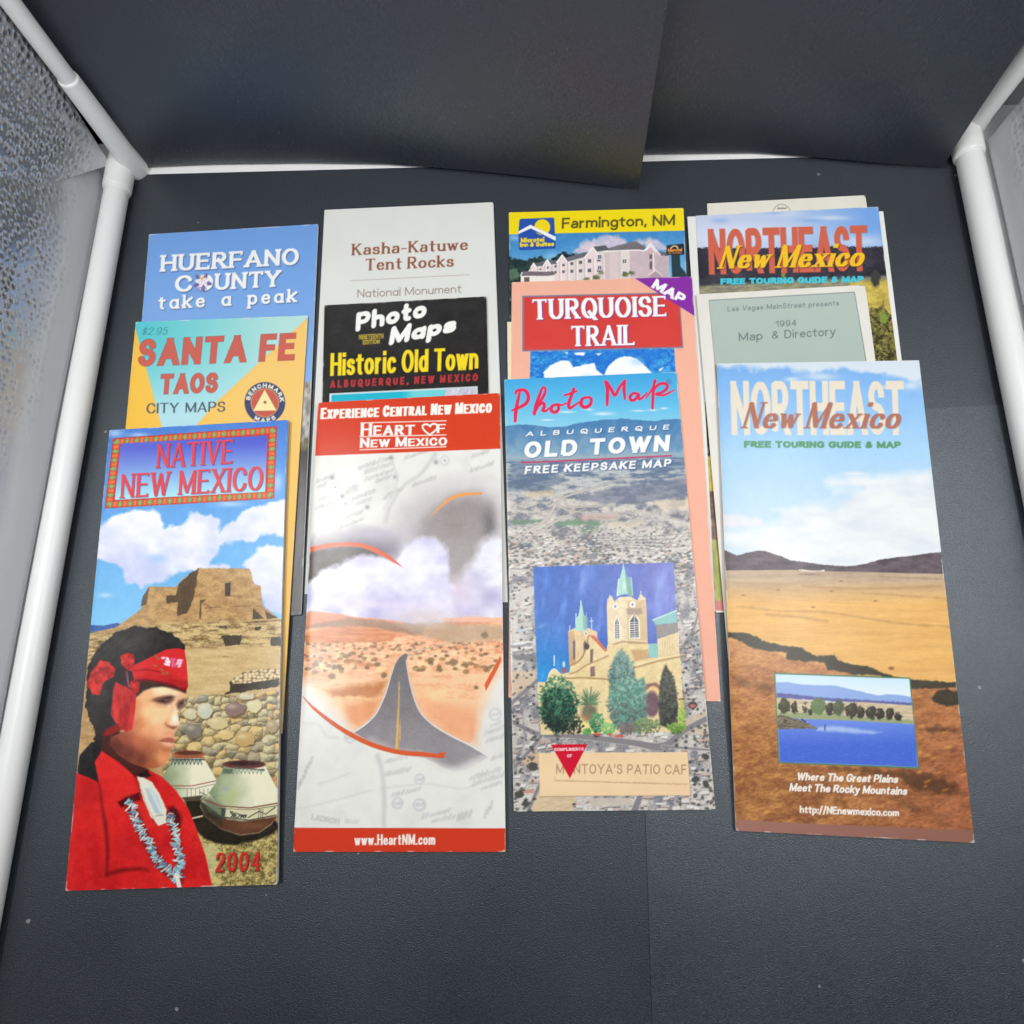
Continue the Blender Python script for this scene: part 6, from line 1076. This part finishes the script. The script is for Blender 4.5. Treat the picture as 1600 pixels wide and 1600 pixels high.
STEP = 1.0   # spacing of the printed points, in pixels of the 1600 px picture
def brochure(name, label, cat, Q, art, under, thick, leaves, dense=1., m=GLOSS, seed=0, lifts=(), corner=(3, 3, 3, 3), extra=(), bow=0.):
    """under: heights of the underside at rising v; leaves: paper colours from the top down"""
    root = bpy.data.objects.new(name, None); COL.objects.link(root); root.empty_display_size = .02
    root['label'] = label; root['category'] = cat; root['group'] = 'brochures and maps laid out in overlapping rows'
    H = homog(Q); Qa = np.asarray(Q, float)
    base = unproject([Qa.mean(0)], .001)[0]; root.location = base
    uv = np.array(under, float)
    def zu(v):
        t = np.zeros_like(v); xs, ys = uv[:, 0], uv[:, 1]
        for k in range(len(xs) - 1):
            s_ = np.clip((v - xs[k]) / (xs[k + 1] - xs[k]), 0, 1); t = t + (ys[k + 1] - ys[k]) * s_ * s_ * (3 - 2 * s_)
        return (t + ys[0]) * .001
    def top(U, V, h):
        """point of the surface h above the underside"""
        z = zu(V) + h
        z = z + .00034 * (fbm(U * 2.2 + seed, V * 4.1 + seed * 3, seed, 2) - .5) * min(1, h / .0008)
        z = z - .0004 * min(1., h / .001) * np.exp(-U * 100 / .9)
        for lu, lv, la, lr in lifts: z = z + la * .001 * np.exp(-(((U - lu) * .1) ** 2 + ((V - lv) * .225) ** 2) / (lr * .001) ** 2)
        return z
    W = (np.hypot(*(Qa[1] - Qa[0])) + np.hypot(*(Qa[2] - Qa[3]))) / 2; L = (np.hypot(*(Qa[3] - Qa[0])) + np.hypot(*(Qa[2] - Qa[1]))) / 2
    # front cover, printed
    nu = int(W / STEP) + 1; us = np.linspace(0, 1, nu)
    vs_ = np.linspace(0, dense, max(2, int(L * dense / STEP) + 1))
    if dense < 1: vs_ = np.concatenate([vs_, np.linspace(dense, 1, int(L * (1 - dense) / 5) + 2)[1:]])
    U, V = np.meshgrid(us, vs_); X, Y = at_uv(H, U, V)
    if bow: X = X + bow * 4 * U * V * (1 - V)
    c = Canvas(X.ravel(), Y.ravel()); art(c)
    eu = np.minimum(U, 1 - U).ravel() * W; ev = np.minimum(V, 1 - V).ravel() * L; ed = np.minimum(eu, ev); cd = np.hypot(eu, ev)
    wear = np.clip(1.6 - ed, 0, 1) * np.clip(5 * (fbm(c.X / 16 + seed, c.Y / 16, seed + 40, 3) - .54), 0, 1) + np.clip((5.5 - cd) / 3, 0, 1) * np.clip(.3 + fbm(c.X / 2.5, c.Y / 2.5, seed + 60, 2), 0, 1) * .7
    c.C += (np.array([226, 224, 218]) - c.C) * (np.clip(wear, 0, 1) * .75)[:, None]
    ink_c = np.minimum(lin(np.clip(c.C, 0, 255)) * INK_GAIN, .88)
    Z = top(U, V, thick); P = unproject(np.stack([X.ravel(), Y.ravel()], 1), Z.ravel()) - base
    r, k = U.shape; i = np.arange(r * k).reshape(r, k)
    q = np.stack([i[1:, :-1], i[1:, 1:], i[:-1, 1:], i[:-1, :-1]], -1).reshape(-1, 4)
    cx, cy = c.X[q].mean(1), c.Y[q].mean(1); keep = np.ones(len(q), bool)
    uc, vc = U.ravel()[q].mean(1) * W, V.ravel()[q].mean(1) * L
    for (cu, cv), rad in zip(((0, 0), (1, 0), (1, 1), (0, 1)), corner):
        if rad: 
            du, dv = np.abs(uc - cu * W), np.abs(vc - cv * L); keep &= ~((du < rad) & (dv < rad) & (np.hypot(rad - du, rad - dv) > rad))
    part = np.zeros(len(q), int)
    for j, (rn, rp) in enumerate(c.regions):
        xs_, ys_ = np.array(rp).T; near = np.flatnonzero((cx > xs_.min()) & (cx < xs_.max()) & (cy > ys_.min()) & (cy < ys_.max()))
        part[near[sd_poly(cx[near], cy[near], rp) < 0]] = j + 1
    cover = None
    for j in range(len(c.regions) + 1):
        qq = q[(part == j) & keep]
        if not len(qq): continue
        ids, inv = np.unique(qq.ravel(), return_inverse=True); V_, C_ = P[ids], ink_c[ids]; q_ = inv.reshape(-1, 4)
        if j == 0:   # rim of the sheet
            rim = np.concatenate([i[0, ::6], i[::6, -1], i[-1, ::-6], i[::-6, 0]]); rim = rim[np.append(True, np.diff(rim) != 0)]
            n0 = len(V_); kk = len(rim); a = np.arange(kk); b = (a + 1) % kk
            rv = np.concatenate([P[rim], P[rim] - (0, 0, .00022)]); V_ = np.concatenate([V_, rv]); q_ = np.concatenate([q_, np.stack([a, b, b + kk, a + kk], 1) + n0])
            C_ = np.concatenate([C_, np.tile(lin(leaves[0]) * INK_GAIN, (2 * kk, 1))])
            cover = link('front_cover', mesh('front_cover', V_, q_, True, C_), root, m)
        else: link(c.regions[j - 1][0], mesh(c.regions[j - 1][0], V_, q_, True, C_), cover, m)
    # folded leaves beneath
    n = len(leaves); rnd = random.Random(seed * 7 + 1); lu, lv = np.meshgrid(np.linspace(0, 1, 12), np.linspace(0, 1, 40))
    for j, col in enumerate(leaves):
        h = thick * (1 - (j + .55) / (n + .1)) - .0001; lx, ly = at_uv(H, lu, lv)
        if bow: lx = lx + bow * 4 * lu * lv * (1 - lv)
        p = unproject(np.stack([lx.ravel(), ly.ravel()], 1), top(lu, lv, thick).ravel()) - base
        p[:, 2] += (h - thick)
        cen = p.mean(0); dx = np.array([rnd.uniform(-.00035, .00045), rnd.uniform(-.0004, .0003), 0])
        sh_ = 1 - rnd.uniform(.002, .006)
        p[:, :2] = cen[:2] + (p[:, :2] - cen[:2]) * sh_; p += dx
        slab('back_cover' if j == n - 1 and n > 1 else 'inner_leaf', p.reshape(40, 12, 3), min(.00024, thick / (n + 1) * .8), MATTE, root, lin(col) * INK_GAIN)
    for eq, h, col in extra:
        lx, ly = at_uv(homog(eq), lu, lv); vq = np.clip((ly - Qa[:2, 1].mean()) / L, 0, 1); z = zu(vq) + h
        p = unproject(np.stack([lx.ravel(), ly.ravel()], 1), z.ravel()) - base
        slab('inner_leaf', p.reshape(40, 12, 3), .0002, MATTE, root, lin(col) * INK_GAIN)
    return root

INK_GAIN = 1.0
F0 = .7    # the papers the leaflets lie on, mm above z = 0
# ---------------------------------------------------------------- photo tent
def tent():
    t = bpy.data.objects.new('photo_tent', None); COL.objects.link(t); t.location = (0, .3, 0)
    t['label'] = 'white tube framed photo tent with dimpled silver side linings around the brochures'; t['category'] = 'photo tent'
    off = np.array([0, .3, 0])
    def tube(name, pts, rad, m=PVC, n=28, cap=True, parent=t):
        pts = np.asarray(pts, float); V = []; rad = np.broadcast_to(np.asarray(rad, float), (len(pts),))
        for k, p in enumerate(pts):
            d = pts[min(k + 1, len(pts) - 1)] - pts[max(k - 1, 0)]; d = d / np.linalg.norm(d)
            a = np.cross(d, (1, 0, .2)) if abs(d[0]) < .8 else np.cross(d, (0, 0, 1)); a = a / np.linalg.norm(a); b = np.cross(d, a)
            for j in range(n): V.append(p + rad[k] * (math.cos(6.28319 * j / n) * a + math.sin(6.28319 * j / n) * b))
        i = np.arange(len(pts) * n).reshape(len(pts), n); j = np.roll(i, -1, 1)
        Qd = np.stack([i[:-1], j[:-1], j[1:], i[1:]], -1).reshape(-1, 4)
        return link(name, mesh(name, np.array(V) - off, Qd), parent, m)
    def sheet(name, rows, m, sub=1):
        G = np.asarray(rows, float)
        return slab(name, G - off, .0006, m, t)
    def grid(a, b, c, d, nu, nv, wob=0, seed=1):
        """patch a-b (near row) to d-c (far row)"""
        u, v = np.meshgrid(np.linspace(0, 1, nu), np.linspace(0, 1, nv)); a, b, c, d = map(np.array, (a, b, c, d))
        G = (a * ((1 - u) * (1 - v))[..., None] + b * (u * (1 - v))[..., None] + c * (u * v)[..., None] + d * ((1 - u) * v)[..., None])
        if wob: G = G + (wob * (fbm(u * 4 + seed, v * 4, seed, 3) - .5))[..., None] * np.array([1., .2, .2])
        return G
    r = .0068; pr = .0047; xl, xr = -.2666, .2472; yb = .308
    jr = .0080; pj = .0056
    tube('frame_tube', [(xl, -.40, r), (xl, yb - .02, r)], r)
    tube('frame_tube', [(xr, -.40, r), (xr, yb - .012, r)], r)
    # posts lean a little inwards on the left, stand plumb on the right
    lp0, lp1 = np.array([xl + .006, yb - .001, .0]), np.array([-.2255, yb - .014, .40])
    rp0, rp1 = np.array([xr + .004, yb - .001, .0]), np.array([.2530, yb + .004, .40])
    for p0, p1 in ((lp0, lp1), (rp0, rp1)):
        d = p1 - p0
        tube('frame_tube', [p0 + d * .15, p1], pr)
        j = tube('corner_joint', [p0 - d * .01, p0 + d * .01, p0 + d * .045, p0 + d * .165, p0 + d * .168, p0 + d * .1682], [jr * .7, jr, pj * 1.15, pj, pj * .96, pr * .9])
        q = np.array([xl if p0[0] < 0 else xr, p0[1], r])
        tube('joint_sleeve', [q + (0, .006, 0), q + (0, -.019, 0), q + (0, -.021, 0), q + (0, -.0211, 0)], [jr, jr, jr * .94, r * .9], parent=t)
    tube('frame_tube', [(xl, yb + .012, r), (xr, yb + .012, r)], r * .5)
    # cloth: base, back, linings
    slab('base_panel', grid((-.33, -.42, -.0005), (.33, -.42, -.0005), (.33, .330, -.0005), (-.33, .330, -.0005), 4, 8) - off, .001, CLOTH, t)
    G = grid((-.31, .3335, -.004), (.31, .3335, -.004), (.31, .3335, .42), (-.31, .3335, .42), 20, 20); slab('back_panel', G - off, .0008, CLOTH, t)
    # left lining: a lower piece that leans out and an upper piece, meeting in a crease
    a0, a1 = np.array([-.2790, .30, .004]), np.array([-.2810, -.40, .004])
    slab('side_lining', grid(a1, a0, (-.288, .288, .16), (-.335, -.40, .16), 40, 24, .006, 3) - off, .0008, FOIL_L, t)
    slab('side_lining', grid((-.322, .10, .16), (-.2715, .304, .010), (-.2140, .322, .40), (-.318, .06, .42), 30, 30, .004, 6) - off, .0008, FOIL_L, t)
    b0, b1 = np.array([.2620, .30, .004]), np.array([.2630, -.40, .004])
    slab('side_lining', grid(b0, b1, (.335, -.40, .20), (.272, .315, .20), 40, 24, .006, 9) - off, .0008, FOIL_R, t)
    slab('back_panel', grid((.243, .3300, -.002), (.300, .3285, -.002), (.300, .3285, .42), (.243, .3300, .42), 6, 10) - off, .0008, CLOTH, t)
    return t
tent()

# ---------------------------------------------------------------- black papers
def paper(name, label, G, th, m, kind=None, cat=None, group=None):
    o = slab(name, np.asarray(G, float), th, m, None)
    if kind: o['kind'] = kind
    if label: o['label'] = label
    if cat: o['category'] = cat
    return o
def patch(a, b, c, d, nu, nv): # a b near row, d c far row
    u, v = np.meshgrid(np.linspace(0, 1, nu), np.linspace(0, 1, nv)); a, b, c, d = [np.array(q, float) for q in (a, b, c, d)]
    return (a * ((1 - u) * (1 - v))[..., None] + b * (u * (1 - v))[..., None] + c * (u * v)[..., None] + d * ((1 - u) * v)[..., None])[::-1]
G = patch((-.268, -.40, 0), (.2495, -.40, 0), (.2475, .2952, 0), (-.2660, .3045, 0), 40, 60)
g0 = paper('tabletop_paper', None, G, .0004, FLOOR, kind='structure')
G = patch((.0415, -.40, .00055), (.2520, -.40, .00055), (.2463, .1347, .00055), (.0475, .1262, .00055), 20, 50)
paper('paper_sheet', 'second black paper laid over the first under the grassland brochure', G, .0004, FLOOR2, cat='paper sheet')
def hanging(label, foot, top_y, h, m, lean=0., curl=.0, th=.0005):
    """a sheet that hangs down to the foot line (picture points) and rises to height h"""
    f = unproject(foot, .002); t = np.linspace(0, 1, 60); s_ = np.linspace(0, 1, len(f))
    fx, fy = np.interp(t, s_, f[:, 0]), np.interp(t, s_, f[:, 1])
    for _ in range(3): fy[1:-1] = (fy[:-2] + fy[1:-1] * 2 + fy[2:]) / 4
    z = np.linspace(.002, h, 40); k = (z - .002) / (h - .002)
    G = np.stack([np.broadcast_to(fx, (40, 60)), fy[None] * (1 - k[:, None] ** .8) + top_y * k[:, None] ** .8 + curl * np.sin(k * 3.14159)[:, None], np.broadcast_to(z[:, None], (40, 60))], -1)
    return G[::-1]
G = hanging('', [(219, 260), (330, 255), (480, 253), (600, 255), (700, 262), (850, 277), (998, 295)], .318, .42, DROP, curl=.004)
paper('backdrop_sheet', 'wide black paper hanging at the back left, its right corner curling forward', G, .0005, DROP, cat='backdrop paper')
G = hanging('', [(940, 242), (1003, 239), (1180, 237), (1280, 245), (1380, 254), (1474, 260)], .3265, .42, DROP, curl=.002)
paper('backdrop_sheet', 'narrower black paper hanging at the back right, partly behind the other', G, .0005, DROP, cat='backdrop paper')

# ---------------------------------------------------------------- brochures and maps
Wp, Cr = (228, 228, 224), (226, 220, 202)
def third(t): return [(0, F0), (.6, F0), (1, F0)]
def second(h): return [(0, h), (.74, h), (1, 1.0)]
def first(h, h1): return [(0, h), (.62, h), (1, 1.1)]
brochure('leaflet', 'blank cream leaflet peeking out at the back above the forest brochure', 'leaflet',
         [(1105, 318), (1352, 305), (1400, 620), (1120, 700)], art_cream, [(0, F0), (1, F0)], .0006, [Cr], .08, MATTE, 1, corner=(3, 7, 3, 3))
brochure('travel_brochure', 'plain sky blue brochure with white block lettering and a small flower', 'brochure',
         [(233, 366), (497, 350), (470, 960), (180, 985)], art_huerfano, third(0), .0011, [Wp, (150, 176, 220), (90, 88, 90)], .30, GLOSS, 2)
brochure('leaflet', 'pale grey leaflet with brown serif title under the black map', 'leaflet',
         [(507, 328), (770, 316), (793, 941), (476, 928)], art_kasha, third(0), .0009, [Wp, Wp], .30, MATTE, 3)
brochure('travel_brochure', 'brochure with a yellow title band over a pink hotel', 'brochure',
         [(795, 332), (1068, 325), (1092, 880), (800, 880)], art_farmington, third(0), .0010, [Wp, (70, 76, 90)], .36, GLOSS, 4)
brochure('travel_brochure', 'brochure with orange title over dark forest beneath the grey green map', 'brochure',
         [(1087, 337), (1372, 323), (1450, 950), (1118, 957)], art_ranch, [(0, F0 + .75), (.5, F0 + .75), (1, F0)], .0012, [Wp, Wp], 1., GLOSS, 5,
         extra=[([(1074, 338.5), (1380, 330), (1457, 949), (1113, 956)], .0005, Wp)])
brochure('folded_map', 'teal and yellow folded map with red title and round badge', 'map',
         [(212, 503), (481, 493), (440.5, 1146), (150, 1155)], art_santafe, second(1.95), .0010, [(236, 226, 200), (220, 190, 120), (210, 150, 80)], .30, MATTE, 6)
brochure('folded_map', 'black folded map with yellow title and slanted white lettering', 'map',
         [(507, 477), (760, 463), (773, 1040), (494, 1050)], art_historic, second(1.75), .0010, [(80, 78, 76), (60, 58, 56)], .32, GLOSS, 7)
brochure('folded_map', 'salmon pink folded map with red title panel and purple corner', 'map',
         [(800, 441), (1081, 432), (1126, 1096), (795, 1090)], art_turquoise, second(1.85), .0009, [(236, 190, 168), (236, 190, 168)], .30, MATTE, 8,
         extra=[([(792.5, 503), (1072, 497), (1112, 1088), (799, 1085)], .0003, (232, 218, 186))])
brochure('folded_map', 'cream folded map with a plain grey green title panel', 'map',
         [(1088, 460), (1352, 445), (1440, 1100), (1145, 1110)], art_lasvegas, [(0, 2.8), (.6, 2.8), (1, F0)], .0011, [Cr, (214, 208, 194), (206, 200, 186)], .26, MATTE, 9, corner=(3, 14, 3, 3))
brochure('travel_brochure', 'thick brochure showing a boy in red headband beside clay pots', 'brochure',
         [(171, 672), (450, 656), (433, 1382), (102, 1392)], art_native, first(3.05, 1.9), .0030, [(58, 78, 136), (214, 206, 196), (206, 132, 58), (220, 212, 202), (120, 132, 160)], 1., GLOSS, 10, lifts=[(0, 1, 1.2, 9)], bow=-3.)
brochure('travel_brochure', 'white brochure with red title band and a road crossing desert', 'brochure',
         [(497, 629), (781, 614), (790, 1331), (458, 1331)], art_heart, first(2.85, 1.85), .0014, [Wp, (216, 214, 206), (206, 200, 190)], 1., GLOSS, 11)
brochure('folded_map', 'folded city map with aerial view cover and church picture', 'map',
         [(788, 593), (1057, 581), (1118, 1265), (803, 1268)], art_albuquerque, first(2.85, 1.75), .0011, [Cr, (214, 206, 188)], 1., GLOSS, 12, corner=(3, 3, 9, 7))
brochure('travel_brochure', 'brochure of golden grassland under pale sky with a lake picture', 'brochure',
         [(1120, 568), (1436, 563), (1523, 1317), (1150, 1298)], art_plains, [(0, 4.2), (.66, 4.2), (1, 1.2)], .0022, [Wp, (222, 216, 206), Wp, (196, 184, 172)], 1., SATIN, 13, lifts=[(1, .55, .9, 26)])
